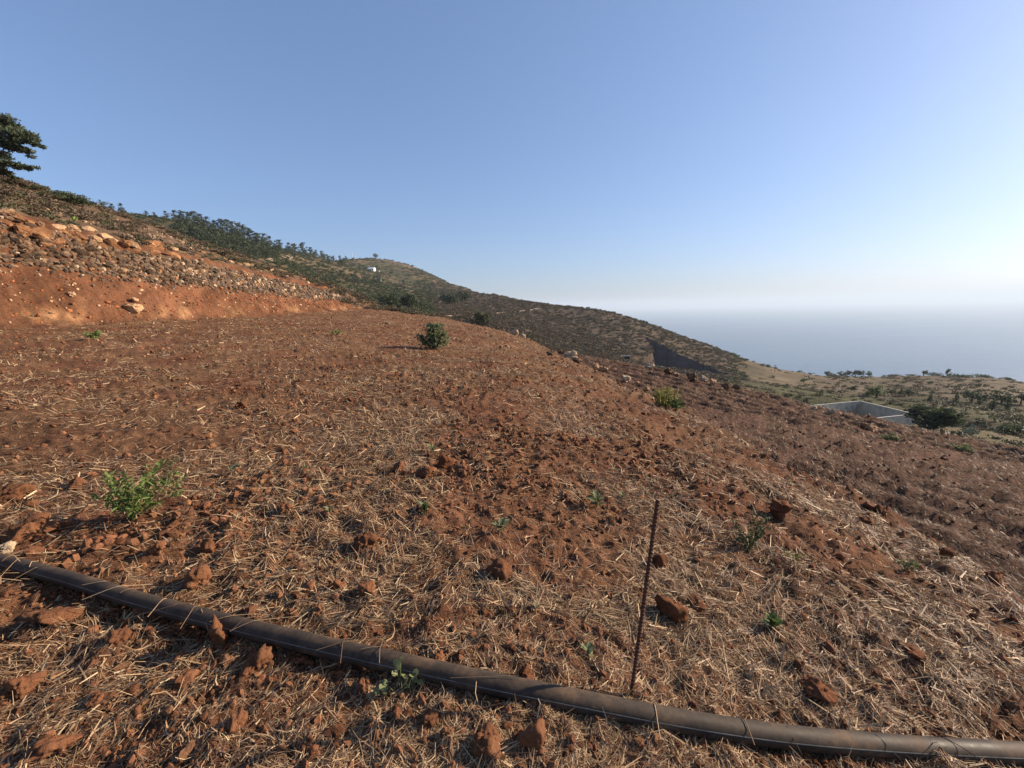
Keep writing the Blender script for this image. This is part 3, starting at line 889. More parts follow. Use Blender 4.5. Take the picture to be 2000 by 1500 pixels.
M_STRAW = m
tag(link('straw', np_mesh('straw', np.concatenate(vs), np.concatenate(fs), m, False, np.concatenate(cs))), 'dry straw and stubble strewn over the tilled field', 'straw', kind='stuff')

# ------------------------------------------------------------------ larger clods and stones one can pick out
def clod(px, py, w, label, mat=M_CLOD, h=1.0, name='earth_clod', cat='clod', sub=4, squash=(1, .85, .8), rough=0.34, sink=0.35, seed=None, rot=None, planes=10):
    q = hit(px, py + w * 0.28 * h)
    dist = project(q)[2]
    s = w / F_PX * dist * 0.52
    seed = int(px * 7 + py) if seed is None else seed
    v, f = rock_shape(seed, sub, planes, rough, squash, 0.08)
    v[:, 2] *= h
    me = np_mesh(name, v * s, f, mat, True if sub >= 4 else False)
    gz = np.random.default_rng(seed)
    if rot is None: rot = (gz.uniform(-.3, .3), gz.uniform(-.3, .3), gz.uniform(0, 6.28))
    q[2] += s * h * squash[2] * (1 - sink) * 0.8
    o = link(name, me, None, tuple(q), rot)
    return tag(o, label, cat, 'earth clods on the field' if cat == 'clod' else 'loose stones')
CD = M_CLOD_D
clod(715, 1058, 40, 'rough orange clod with long shadow in the middle of the straw field')
clod(976, 1115, 44, 'upright jagged clod casting a long shadow, below the middle of the field', h=1.25)
clod(662, 1145, 32, 'rounded clod left of a redder clod, above the pipe')
clod(718, 1150, 40, 'reddish clod right of a rounded clod, above the pipe')
clod(396, 1127, 48, 'broad flat topped clod behind the pipe on the left', squash=(1, .9, .75))
clod(405, 1072, 34, 'orange clod standing just behind the broad flat topped clod')
clod(430, 1243, 46, 'upright wedge shaped clod leaning against the pipe', h=1.3, squash=(.8, .9, 1.0))
clod(502, 1282, 62, 'slanted slab shaped clod in front of the pipe', squash=(1.1, .7, .62))
clod(574, 1202, 30, 'small bright orange upright clod just behind the pipe', h=1.2)
clod(1306, 1186, 50, 'dark pointed clod beside the steel bar', CD, h=1.25)
clod(1287, 1098, 36, 'dark rounded clod behind the steel bar', CD)
clod(1362, 1182, 42, 'dark low clod right of the pointed clod', CD, h=.7)
clod(952, 1447, 54, 'hollow looking oval clod at the bottom edge in front of the pipe', h=1.2)
clod(1046, 1430, 56, 'smooth rounded clod in front of the pipe at the bottom', squash=(1, .8, .85), rough=.12)
clod(858, 1286, 32, 'pointed pale orange clod touching the back of the pipe', h=1.2)
clod(1026, 1316, 34, 'brown clod behind the pipe halfway to the steel bar', CD)
clod(58, 1034, 54, 'large rounded orange clod at the left edge behind the pipe')
clod(22, 955, 60, 'flat wide orange clod at the left edge near the green weed', squash=(1.2, .8, .5))
clod(48, 1338, 50, 'broad red clod low at the left edge in front of the pipe')
clod(238, 1242, 44, 'low brown clod in front of the pipe near its left end', h=.8)
clod(282, 1192, 30, 'small orange clod pressed against the front of the pipe')
clod(110, 1196, 62, 'flat buried slab of red earth in front of the pipe at left', squash=(1.3, .9, .4))
clod(190, 1362, 30, 'small orange clod in the lower left corner area')
clod(110, 1450, 60, 'wide clod at the bottom left corner', squash=(1.1, .9, .6))
clod(465, 1410, 34, 'reddish clod in the straw near the bottom left')
clod(365, 1320, 40, 'round red clod in front of the slanted slab')
clod(838, 1402, 30, 'small clod left of the oval clod at the bottom')
clod(1522, 994, 40, 'dark clod on the slope above the dark green weed', CD)
clod(1690, 1015, 34, 'dark lump of earth on the slope near the terrace edge', CD, h=.8)
clod(1780, 1275, 40, 'dark clod with a rounded top on the right slope', CD, h=.7)
clod(1590, 1345, 52, 'big dark clod half buried in straw at lower right', CD, h=.8)
clod(1722, 1000, 20, 'small dark stone on the terrace edge at right', CD)
clod(1850, 1080, 28, 'brown clod on the terrace edge at far right', CD)
clod(1940, 1125, 26, 'brown clod at the right edge of the picture', CD)
clod(150, 945, 26, 'small orange clod left of the green weed')
clod(780, 915, 24, 'small reddish clod in the middle of the straw field')
clod(827, 925, 34, 'orange clod beside a small reddish clod in mid field')
clod(870, 905, 26, 'brown clod at right of the orange mid field clod', CD)
clod(560, 990, 28, 'orange clod left of centre in the straw')
clod(470, 792, 22, 'lone dark clod in the far left part of the field', CD)
clod(310, 1070, 30, 'small clod between the green weed and the pipe')
clod(12, 1073, 26, 'cream coloured stone at the left end of the pipe', M_PALE, name='pale_stone', cat='stone')
clod(386, 1222, 12, 'tiny white stone under the pipe', M_PALE, name='pale_stone', cat='stone', sub=3)
clod(118, 1168, 12, 'small pale stone in straw under the left end of the pipe', M_PALE, name='pale_stone', cat='stone', sub=3)
clod(260, 600, 24, 'tan stone stuck in the red bank below the wall', M_CREAM, name='bank_stone', cat='stone', sub=3)
clod(264, 587, 14, 'small stone resting on top of the tan bank stone', M_CREAM, name='bank_stone', cat='stone', sub=3)
clod(140, 574, 12, 'small cream stone high on the red bank at left', M_CREAM, name='bank_stone', cat='stone', sub=3)
for (px, py, w, lab, mt) in [
    (1005, 649, 18, 'cream stone at the far corner of the upper field', M_PALE), (1022, 657, 10, 'small stone beside the cream corner stone', M_PALE),
    (1075, 689, 16, 'flat dark stone on the terrace edge', M_WALLST), (1096, 690, 16, 'grey stone in the cluster on the terrace edge', M_WALLST), (1112, 693, 22, 'pale angular stone in the cluster on the terrace edge', M_PALE), (1125, 703, 14, 'small grey stone below the pale angular one', M_WALLST),
    (1160, 715, 26, 'brown stone half buried in the terrace edge', M_CREAM), (1176, 722, 18, 'tan stone at the end of the brown edge stone', M_CREAM),
    (1222, 739, 22, 'round grey stone standing alone on the terrace edge', M_PALE), (1245, 746, 10, 'small red stone right of the lone round stone', M_CREAM), (1262, 760, 14, 'orange stone left of the yellow tuft', M_CREAM),
    (1268, 715, 16, 'pale stone at the edge of the lower field under the pit', M_PALE), (1307, 725, 20, 'grey stone at the lower field edge in front of the pit', M_WALLST), (1321, 731, 10, 'small white stone at the lower field edge', M_PALE),
    (1352, 736, 22, 'squared grey stone at the lower field edge', M_WALLST), (1373, 740, 16, 'tan stone right of the squared stone at the lower field edge', M_PALE), (1392, 746, 14, 'red brown stone near the end of the pit', M_CREAM),
    (1420, 755, 18, 'dark stone at the lower field edge past the pit', M_WALLST), (1441, 757, 12, 'second dark stone at the lower field edge past the pit', M_WALLST),
    (1622, 805, 14, 'grey stone left of the water tank on the field edge', M_PALE), (1590, 798, 14, 'white stone on the lower field near the tank', M_PALE), (1702, 836, 20, 'pinkish boulder on the lower field below the tank', M_CREAM), (1672, 826, 14, 'small boulder left of the pinkish one', M_CREAM), (1686, 829, 14, 'brown stone between two boulders on the lower field', M_CREAM)]:
    clod(px, py, w, lab, mt, name='edge_stone', cat='stone', sub=3)

# ------------------------------------------------------------------ irrigation pipe
def tube(pts, rad, nseg, closed_ends=True, rads=None):
    pts = np.asarray(pts, float); n = len(pts)
    tg = np.gradient(pts, axis=0); tg /= np.linalg.norm(tg, axis=1)[:, None]
    up = np.array([0, 0, 1.0])
    if abs(tg[:, 2]).mean() > 0.9: up = np.array([0, 1.0, 0])
    s = np.cross(tg, up); s /= np.linalg.norm(s, axis=1)[:, None]
    u = np.cross(s, tg)
    an = np.linspace(0, 2 * math.pi, nseg, endpoint=False)
    r = np.full(n, rad) if rads is None else np.asarray(rads)
    v = pts[:, None, :] + r[:, None, None] * (np.cos(an)[None, :, None] * s[:, None, :] + np.sin(an)[None, :, None] * u[:, None, :])
    i = np.arange(n - 1)[:, None] * nseg; j = np.arange(nseg)[None, :]; k = (np.arange(nseg) + 1) % nseg
    f = np.stack([i + j, i + k[None, :], i + nseg + k[None, :], i + nseg + j], -1).reshape(-1, 4)
    return v.reshape(-1, 3), f, s, u
def spline(P_, n):
    P_ = np.asarray(P_, float)
    d = np.concatenate([[0], np.cumsum(np.linalg.norm(np.diff(P_, axis=0), axis=1))])
    t = np.linspace(0, d[-1], n)
    q = np.stack([np.interp(t, d, P_[:, k]) for k in range(3)], -1)
    w = max(3, n // len(P_)) | 1
    ker = np.hanning(w + 2)[1:-1]; ker /= ker.sum()
    qp = np.pad(q, ((w // 2, w // 2), (0, 0)), mode='reflect', reflect_type='odd')
    return np.stack([np.convolve(qp[:, k], ker, 'valid') for k in range(3)], -1)
PIPE_PX = [(-170, 1062), (-80, 1078), (0, 1095), (130, 1129), (260, 1170), (433, 1216), (600, 1256), (780, 1296), (960, 1336), (1120, 1368), (1300, 1404), (1440, 1427), (1573, 1444), (1780, 1460), (2000, 1471), (2200, 1474)]
def hit_off(px, py, off):
    d = px_dir(px, py)
    p = d[None, :] * (_ts / math.hypot(d[0], d[1]))[:, None]
    b = p[:, 2] < bil(HG, p[:, 0], p[:, 1]) + off
    return p[int(np.argmax(b))]
PR = 0.041
pipe_path = spline([hit_off(a, b, 0.062) for a, b in PIPE_PX], 160)
m, nt, bs, out = new_mat('black_pipe_plastic')
tc = N(nt, 'ShaderNodeTexCoord')
n1 = noise(nt, 7.0, 6, 0.7, tc.outputs['Object']); n2 = noise(nt, 60.0, 4, 0.6, tc.outputs['Object'])
r1 = ramp(nt, n1.outputs['Fac'], [(0.32, (0.030, 0.024, 0.019)), (0.52, (0.060, 0.044, 0.032)), (0.72, (0.13, 0.082, 0.050))])
r2 = ramp(nt, n2.outputs['Fac'], [(0.3, 0.8), (0.8, 1.25)])
nt.links.new(mixc(nt, 1.0, r1.outputs[0], r2.outputs[0], 'MULTIPLY'), bs.inputs['Base Color'])
rg = ramp(nt, n1.outputs['Fac'], [(0.3, 0.52), (0.7, 0.8)]); nt.links.new(rg.outputs[0], bs.inputs['Roughness'])
bs.inputs['Specular IOR Level'].default_value = 0.14
bump(nt, bs, n2.outputs['Fac'], 0.15, 0.002)
M_PIPE = m
M_STRIPE = mat_plain('pipe_stripe_blue', (0.125, 0.13, 0.125), 0.6, 0.6, 9.0, 0.0)
pv, pf, ps, pu = tube(pipe_path, PR, 24)
pipe = empty('irrigation_pipe', tuple(pipe_path[80]))
tag(pipe, 'long black plastic irrigation pipe lying across the straw in front', 'pipe')
o = under(link('pipe_wall', np_mesh('pipe_wall', pv - pipe_path[80], pf, M_PIPE, True), None, tuple(pipe_path[80])), pipe)
sa = R_(20)
sv = []
for da in (-0.035, 0.035):
    for rr_ in (PR * 0.985, PR + 0.0014):
        a_ = sa + da
        sv.append(pipe_path + rr_ * (-0 * ps) + rr_ * (np.cos(a_) * ps + np.sin(a_) * pu))
sv = np.stack(sv, 1)                     # n,4,3 : in-,out-,in+,out+
n_p = len(sv); b4 = np.arange(n_p - 1)[:, None] * 4
q = lambda a, b: np.stack([b4[:, 0] + a, b4[:, 0] + b, b4[:, 0] + 4 + b, b4[:, 0] + 4 + a], -1)
o = under(link('stripe', np_mesh('stripe', sv.reshape(-1, 3) - pipe_path[80], np.concatenate([q(0, 1), q(1, 3), q(3, 2)]), M_STRIPE, False), None, tuple(pipe_path[80])), pipe)

# ------------------------------------------------------------------ steel reinforcing bar stuck in the soil
rb = hit(1233, 1358); rt = P(1285, 976, rb[1] + 0.03)
axis = rt - rb
rb = rb - axis / np.linalg.norm(axis) * 0.12
L_ = np.linalg.norm(rt - rb); nr_ = int(L_ / 0.0055)
tt = np.linspace(0, 1, nr_)
rads = np.where((np.arange(nr_) % 3) == 0, 0.0098, 0.0076)
pts = rb[None] + (rt - rb)[None] * tt[:, None]
v, f, _, _ = tube(pts, 0.008, 10, rads=rads)
# sheared rings give the slanted ribs of deformed bar
v = v.reshape(nr_, 10, 3); v[:, :, 2] += 0.0045 * np.cos(np.linspace(0, 2 * math.pi, 10, endpoint=False))[None]
v = np.concatenate([v.reshape(-1, 3), rt[None]])
capf = np.array([[(nr_ - 1) * 10 + k, (nr_ - 1) * 10 + (k + 1) % 10, nr_ * 10] for k in range(10)])
M_RUST = mat_plain('rusty_steel', (0.085, 0.040, 0.024), 0.85, 0.5, 60.0, 0.6, 0.002, 0.3)
bar = empty('steel_bar', tuple(rb)); tag(bar, 'rusty ribbed steel bar stuck upright in the soil behind the pipe', 'steel bar')
under(link('ribbed_shaft', np_mesh('ribbed_shaft', v - rb, [f, capf], M_RUST, False), None, tuple(rb)), bar)

# ------------------------------------------------------------------ leaf builders
def cards(c, size, gz, up=0.3, elong=1.6, outward=None):
    """rhombic leaves at points c"""
    n = len(c)
    d = gz.normal(size=(n, 3)); d[:, 2] += up
    if outward is not None: d = d * 0.6 + outward
    d /= np.linalg.norm(d, axis=1)[:, None]
    w = np.cross(d, gz.normal(size=(n, 3))); w /= np.linalg.norm(w, axis=1)[:, None]
    s = np.broadcast_to(np.asarray(size), (n,))[:, None]
    a = c - d * s * 0.5 * elong; b = c + d * s * 0.5 * elong
    v = np.stack([a, c + w * s * 0.5, b, c - w * s * 0.5], 1).reshape(-1, 3)
    f = np.arange(n * 4).reshape(n, 4)
    return v, f
def lobes_points(lobes, n, gz, shell=0.45):
    """points inside ellipsoid lobes [(cx,cy,cz,rx,ry,rz)], denser towards the skin"""
    lobes = np.asarray(lobes, float)
    wgt = (lobes[:, 3] * lobes[:, 4] * lobes[:, 5]) ** (2 / 3); wgt /= wgt.sum()
    k = gz.choice(len(lobes), n, p=wgt)
    d = gz.normal(size=(n, 3)); d /= np.linalg.norm(d, axis=1)[:, None]
    r = gz.uniform(shell, 1.05, n) ** 0.7
    r = r * (1 + 0.12 * gz.normal(size=n))
    return lobes[k, :3] + d * r[:, None] * lobes[k, 3:], d
class Mesh2:
    def __init__(self): self.v, self.f3, self.f4, self.n = [], [], [], 0
    def add(self, v, f):
        (self.f3 if f.shape[1] == 3 else self.f4).append(f + self.n); self.v.append(v); self.n += len(v)
    def limb(self, p, q, r0, r1, ns=6, bend=0.0, gz=rng, k=5):
        p = np.asarray(p, float); q = np.asarray(q, float)
        t = np.linspace(0, 1, k)[:, None]
        pts = p + (q - p) * t + np.sin(t * math.pi) * bend * gz.normal(size=3)
        v, f, _, _ = tube(pts, r0, ns, rads=np.linspace(r0, r1, k))
        self.add(v, f)
    def mesh(self, name, mat, smooth=True):
        fl = [np.concatenate(x) for x in (self.f3, self.f4) if x]
        return np_mesh(name, np.concatenate(self.v), fl, mat, smooth)
M_BARK = mat_plain('bark', (0.085, 0.055, 0.038), 0.95, 0.4, 8.0, 0.8, 0.02)
M_STEM_G = mat_plain('green_stem', (0.10, 0.12, 0.045), 0.8, 0.3, 30.0, 0.0)
M_STEM_D = mat_plain('dry_stem', (0.30, 0.22, 0.12), 0.9, 0.3, 30.0, 0.0)
M_PINE = mat_leaf('pine_needles', [(0.030, 0.040, 0.022), (0.052, 0.066, 0.034), (0.085, 0.098, 0.052)], 0.22)
M_DKGREEN = mat_leaf('dark_evergreen', [(0.030, 0.042, 0.020), (0.056, 0.074, 0.034), (0.085, 0.105, 0.050)], 0.25)
M_GREEN = mat_leaf('bright_foliage', [(0.05, 0.085, 0.022), (0.085, 0.125, 0.035), (0.12, 0.165, 0.055)], 0.3)
M_OLIVE = mat_leaf('olive_scrub', [(0.045, 0.050, 0.022), (0.075, 0.078, 0.035), (0.115, 0.108, 0.055)], 0.2)
M_DRY = mat_leaf('dry_brush', [(0.075, 0.052, 0.034), (0.125, 0.088, 0.055), (0.18, 0.135, 0.085)], 0.2)
M_CINDER = mat_leaf('dark_scrub', [(0.042, 0.038, 0.026), (0.080, 0.068, 0.044), (0.14, 0.112, 0.074)], 0.2)
M_SAGE = mat_leaf('sage_leaf', [(0.11, 0.13, 0.055), (0.17, 0.185, 0.085), (0.23, 0.24, 0.12)], 0.25, 0.7)
M_WEED = mat_leaf('weed_leaf', [(0.08, 0.12, 0.028), (0.14, 0.19, 0.05), (0.22, 0.27, 0.09)], 0.35)
M_BUSH = mat_leaf('field_bush_leaf', [(0.075, 0.095, 0.048), (0.13, 0.155, 0.08), (0.20, 0.22, 0.125)], 0.4)
M_YELLOW = mat_leaf('yellow_tuft', [(0.20, 0.19, 0.05), (0.28, 0.26, 0.08), (0.36, 0.32, 0.12)], 0.3)

# straw caught over the pipe and soil drifted along it
gp = np.random.default_rng(88)
lit = Mesh2(); lc = []
for i in range(42):
    k = int(160 * (gp.random() ** 3.0) * .93) + 12 if i < 32 else gp.integers(20, 150)
    c0 = pipe_path[k]; ln = gp.uniform(.07, .36); a_ = gp.uniform(-1.35, 1.35) + 1.2
    d_ = np.array([math.cos(a_), math.sin(a_), 0]); tt_ = np.linspace(-.5, .5, 7) + gp.uniform(-.3, .3)
    pts = c0 + d_ * tt_[:, None] * ln
    off_ = np.abs(tt_ * ln) * abs(math.sin(a_))
    arch = np.where(off_ < PR, np.sqrt(np.maximum(PR ** 2 - off_ ** 2, 0)), 0)
    pts[:, 2] = c0[2] + PR + .004 - np.minimum(.55 * off_, PR * 1.6) + gp.uniform(0, .008)
    v, f, _, _ = tube(pts, .0013, 4, rads=np.full(7, gp.uniform(.0009, .0019)))
    lit.add(v, f); lc.append(np.tile(PAL[gp.integers(0, 8)] * gp.uniform(.8, 1.2), (len(v), 1)))
tag(link('straw_wisps', np_mesh('straw_wisps', np.concatenate(lit.v), np.concatenate(lit.f4), M_STRAW, False, np.concatenate(lc))), 'wisps of straw caught over the pipe', 'straw', kind='stuff')
drift = Pile()
for i in range(2600):
    k = gp.integers(3, 157); c0 = pipe_path[k]
    off_ = gp.choice([-1, 1]) * (PR * .75 + abs(gp.normal()) * .035)
    x = c0[0] + gp.normal() * .03; y = c0[1] + off_
    s = gp.uniform(.005, .016)
    drift.add(cl_proto0[gp.integers(10)], (x, y, max(float(bil(HG, x, y)) + .012, c0[2] - PR * 1.1 - .35 * (abs(off_) - PR))), s, rand_rot(gp), np.array([0.15, 0.06, 0.027]) * gp.uniform(.6, 1.4))
tag(link('drifted_soil', drift.mesh('drifted_soil', M_CRUMB)), 'crumbs of red soil drifted against the pipe', 'soil', kind='stuff')

# ------------------------------------------------------------------ field plants
def stemmy_weed(px, py, hpx, wpx, label, nstem, leaf_mat, stem_mat, leaf_len, nleaf, seed, lean=(0, 0), name='weed', cat='weed', elong=5.0):
    q = hit(px, py); dist = project(q)[2]
    hh = hpx / F_PX * dist; ww = wpx / F_PX * dist * 0.5
    gz = np.random.default_rng(seed)
    root = empty(name, tuple(q)); tag(root, label, cat, 'plants growing on the field')
    st = Mesh2(); lv = []; lo = []
    for i in range(nstem):
        a = gz.uniform(0, 6.28); rad = ww * math.sqrt(gz.uniform(0.02, 1))
        top = np.array([rad * math.cos(a) + lean[0] * hh, rad * math.sin(a) * 0.8 + lean[1] * hh, hh * gz.uniform(0.45, 1.0) * (1 - 0.35 * (rad / ww) ** 2)])
        base = np.array([gz.normal() * ww * 0.07, gz.normal() * ww * 0.07, -0.01])
        k = 6; t = np.linspace(0, 1, k)[:, None]
        mid = base * (1 - t) + top * t; mid[:, 2] = base[2] + (top[2] - base[2]) * (t[:, 0] ** 0.75)
        v, f, _, _ = tube(mid, 0.002, 4, rads=np.linspace(0.0026, 0.0010, k) * (hh / 0.35) ** 0.5)
        st.add(v, f)
        tt = gz.uniform(0.25, 1.02, nleaf)
        lp = np.stack([np.interp(tt, t[:, 0], mid[:, j]) for j in range(3)], -1)
        lv.append(lp); lo.append(np.repeat((top / np.linalg.norm(top))[None], nleaf, 0))
    lp = np.concatenate(lv); lo = np.concatenate(lo)
    dirs = gz.normal(size=lp.shape) * 0.75 + lo * 0.7; dirs[:, 2] += 0.15
    dirs /= np.linalg.norm(dirs, axis=1)[:, None]
    L2 = leaf_len * gz.uniform(0.6, 1.25, len(lp))[:, None]
    w = np.cross(dirs, gz.normal(size=lp.shape)); w /= np.linalg.norm(w, axis=1)[:, None]
    tip = lp + dirs * L2; tip[:, 2] -= 0.15 * L2[:, 0]
    midp = lp + dirs * L2 * 0.45
    v = np.stack([lp, midp + w * L2 / elong, tip, midp - w * L2 / elong], 1).reshape(-1, 3)
    link('stems', st.mesh('stems', stem_mat), root)
    link('foliage', np_mesh('foliage', v, np.arange(len(v)).reshape(-1, 4), leaf_mat, False), root)
    return root
stemmy_weed(262, 1010, 125, 165, 'bright green narrow leaved weed behind the pipe at left', 34, M_WEED, M_STEM_G, 0.055, 22, 11, (0.22, 0), elong=6.5)
stemmy_weed(1462, 1075, 95, 95, 'dark green small leaved weed on the slope right of the steel bar', 20, M_DKGREEN, M_STEM_G, 0.026, 16, 12, elong=3.2)
stemmy_weed(1548, 1098, 34, 40, 'little yellow green weed right of the dark green weed', 8, M_WEED, M_STEM_G, 0.022, 8, 13)
stemmy_weed(1322, 803, 26, 44, 'low bright green plant at the foot of the yellow tuft', 22, M_GREEN, M_STEM_G, 0.07, 14, 14, elong=3.5)
stemmy_weed(185, 663, 20, 36, 'small green weed at the far left of the field near the bank', 14, M_WEED, M_STEM_G, 0.12, 12, 15, elong=4)
stemmy_weed(655, 655, 10, 26, 'faint green weed in the far middle of the field', 10, M_WEED, M_STEM_G, 0.10, 10, 16, elong=4)
stemmy_weed(1770, 1112, 30, 46, 'grey green weed low on the right slope', 10, M_SAGE, M_STEM_G, 0.03, 10, 17, elong=3)
stemmy_weed(1040, 660, 18, 22, 'green weed on the terrace edge beside the far corner stones', 14, M_GREEN, M_STEM_G, 0.12, 12, 18, elong=4)
stemmy_weed(1740, 858, 12, 40, 'flat green weed patch on the lower field below the tank', 16, M_SAGE, M_STEM_G, 0.10, 12, 19, elong=3)
stemmy_weed(1880, 880, 10, 60, 'pale green weed patch at the right end of the lower field', 18, M_SAGE, M_STEM_G, 0.10, 12, 20, elong=3)
# yellow tuft of upright stalks
q = hit(1296, 794); dist = project(q)[2]; hh = 40 / F_PX * dist
root = empty('yellow_tuft', tuple(q)); tag(root, 'yellow tuft of upright stalks on the terrace edge', 'plant', 'plants growing on the field')
gz = np.random.default_rng(31); st = Mesh2(); lp = []
for i in range(90):
    b = np.array([gz.normal() * hh * .16, gz.normal() * hh * .16, -.02]); tp = b * 1.7 + np.array([0, 0, hh * gz.uniform(.6, 1.02)])
    st.limb(b, tp, 0.006, 0.003, 4, 0.01, gz, 4)
    for t in gz.uniform(.25, 1, 9): lp.append(b + (tp - b) * t)
link('stalks', st.mesh('stalks', M_YELLOW), root)
v, f = cards(np.array(lp), 0.034, gz, 1.2, 2.6)
link('foliage', np_mesh('foliage', v, f, M_YELLOW), root)

def rosette(px, py, wpx, label, n, mat, seed, up=0.5, shape=0.42):
    """few broad leaves, each a part"""
    q = hit(px, py); dist = project(q)[2]; R0 = wpx / F_PX * dist * 0.55
    root = empty('broadleaf_weed', tuple(q)); tag(root, label, 'weed', 'plants growing on the field')
    gz = np.random.default_rng(seed)
    ns = 5
    t = np.linspace(0, 1, ns)
    wd = shape * np.sin(np.pi * np.clip(t * 0.94 + 0.06, 0, 1)) ** 0.8
    wd[0] = 0.04
    v = []
    for k in range(ns):
        z = 0.22 * math.sin(t[k] * 2.2)
        v += [(t[k], -wd[k] * .5, z + 0.06 * wd[k]), (t[k], 0, z - 0.03), (t[k], wd[k] * .5, z + 0.06 * wd[k])]
    f = []
    for k in range(ns - 1):
        for j in (0, 1): f.append((k * 3 + j, k * 3 + 3 + j, k * 3 + 4 + j, k * 3 + 1 + j))
    me = np_mesh('leaf', np.array(v), np.array(f), mat, True)
    for i in range(n):
        s = R0 * gz.uniform(0.55, 1.05)
        link('leaf', me, root, (0, 0, R0 * 0.1 + R0 * 0.5 * gz.random() * up), (gz.uniform(-.3, .3), -gz.uniform(0.0, 1.0) * up, i * 6.283 / n * 1.6 + gz.uniform(-.3, .3)), (s, s, s))
    st = Mesh2(); st.limb((0, 0, -R0 * .3), (0, 0, R0 * .6 * up), R0 * .06, R0 * .04, 5, 0)
    link('stem', st.mesh('stem', M_STEM_G), root)
    return root
rosette(830, 1005, 38, 'small green leafy weed in the middle of the field', 9, M_GREEN, 41, 1.0)
rosette(978, 1040, 46, 'pale sage weed right of the small green leafy weed', 12, M_SAGE, 42, 0.7)
rosette(1166, 990, 50, 'silvery sage weed up the field left of the steel bar', 14, M_SAGE, 43, 0.8, .34)
rosette(1216, 975, 26, 'small sage weed beside the silvery one', 8, M_SAGE, 44, 0.7)
rosette(1148, 1282, 42, 'sage green weed behind the pipe left of the steel bar', 9, M_SAGE, 45, 0.7)
rosette(1046, 1194, 24, 'tiny sage weed halfway up to the pointed clod', 7, M_SAGE, 46, 0.8)
rosette(1508, 1230, 46, 'broad leaved green weed on the lower right slope', 18, M_GREEN, 47, 1.0, .5)
rosette(455, 922, 32, 'small grey green weed right of the bright green weed', 7, M_SAGE, 48, 0.5)
rosette(645, 1002, 26, 'tiny dull green weed left of centre', 7, M_SAGE, 49, 0.6)
rosette(845, 885, 30, 'grey green weed with dry stalks in mid field', 9, M_SAGE, 50, 0.9, .3)
rosette(838, 1047, 16, 'tiny green sprout under the small green leafy weed', 5, M_GREEN, 51, 0.8)
rosette(682, 1096, 18, 'tiny sage sprout below the rough orange clod', 6, M_SAGE, 52, 0.8)
rosette(596, 918, 18, 'tiny green sprout in the left half of the field', 5, M_SAGE, 53, 0.8)
# twining weed growing in front of the pipe
q = hit(785, 1352); root = empty('round_leaved_weed', tuple(q)); tag(root, 'round leaved weed growing up in front of the pipe', 'weed', 'plants growing on the field')
gz = np.random.default_rng(61); st = Mesh2()
t = np.linspace(0, 2 * math.pi, 9)[:-1]
dv = np.concatenate([[(0, 0, 0)], np.stack([0.5 + 0.5 * np.cos(t), 0.48 * np.sin(t), 0.06 * np.abs(np.sin(t))], -1)])
lme = np_mesh('leaf', dv, np.array([[0, 1 + k, 1 + (k + 1) % 8] for k in range(8)]), M_SAGE, True)
for (dx, dz) in ((-0.055, .05), (-.02, .10), (0.0, .145), (.03, .075), (.06, .10), (.085, .045), (.05, .03), (-.085, .02)):
    tip = np.array([dx, gz.normal() * .02, dz])
    st.limb((dx * .3, 0, -.01), tip, .0022, .0014, 4, .004, gz)
    for k in range(3):
        s = gz.uniform(.018, .034)
        link('leaf', lme, root, tuple(tip * gz.uniform(.75, 1.05)), (gz.uniform(-.7, .7), gz.uniform(-1.0, .2), gz.uniform(0, 6.28)), (s, s, s))
link('stems', st.mesh('stems', M_STEM_G), root)

# bush in the far field
def bush(px, py, hpx, wpx, label, mat, seed, n=1800, leaf=None, far=False, name='bush', group=None, lobes=None, q=None, stem=True, elong=1.7):
    if q is None: q = fhit(px, py)[0] if far else hit(px, py)
    dist = project(np.asarray(q))[2]
    hh = hpx / F_PX * dist; ww = wpx / F_PX * dist * 0.5
    gz = np.random.default_rng(seed)
    root = empty(name, tuple(q)); tag(root, label, 'bush', group)
    if lobes is None:
        lobes = [(gz.uniform(-.6, .6), gz.uniform(-.6, .6), gz.uniform(.3, .72), gz.uniform(.28, .5), gz.uniform(.28, .5), gz.uniform(.2, .36)) for _ in range(11)]
    lb = np.array(lobes) * np.array([ww, ww, hh, ww, ww, hh])
    p, d = lobes_points(lb, n, gz, 0.25)
    p[:, 2] = np.maximum(p[:, 2], 0.02 * hh)
    if leaf is None: leaf = (ww * hh) ** 0.5 * 0.085
    v, f = cards(p, leaf * gz.uniform(.7, 1.3, n), gz, 0.3, elong, d * .8)
    link('foliage', np_mesh('foliage', v, f, mat), root)
    if stem:
        st = Mesh2()
        for i in range(9):
            t_ = lb[i % len(lb)]
            st.limb((0, 0, -.1 * hh), t_[:3], .035 * hh, .01 * hh, 5, .04 * hh, gz)
        link('stems', st.mesh('stems', M_BARK), root)
    return root
bush(845, 681, 50, 66, 'dark green bush standing alone in the far field', M_BUSH, 71, 1000, 0.075,
     lobes=[(.15, 0, .62, .42, .5, .3), (.35, .1, .8, .35, .4, .22), (-.1, -.1, .8, .3, .4, .2), (.55, 0, .35, .45, .5, .28), (-.35, 0, .32, .4, .5, .26), (.2, -.2, .25, .5, .5, .25), (-.72, 0, .45, .25, .3, .14), (.05, 0, .45, .4, .4, .3), (.75, 0, .55, .2, .3, .15)], elong=2.0)

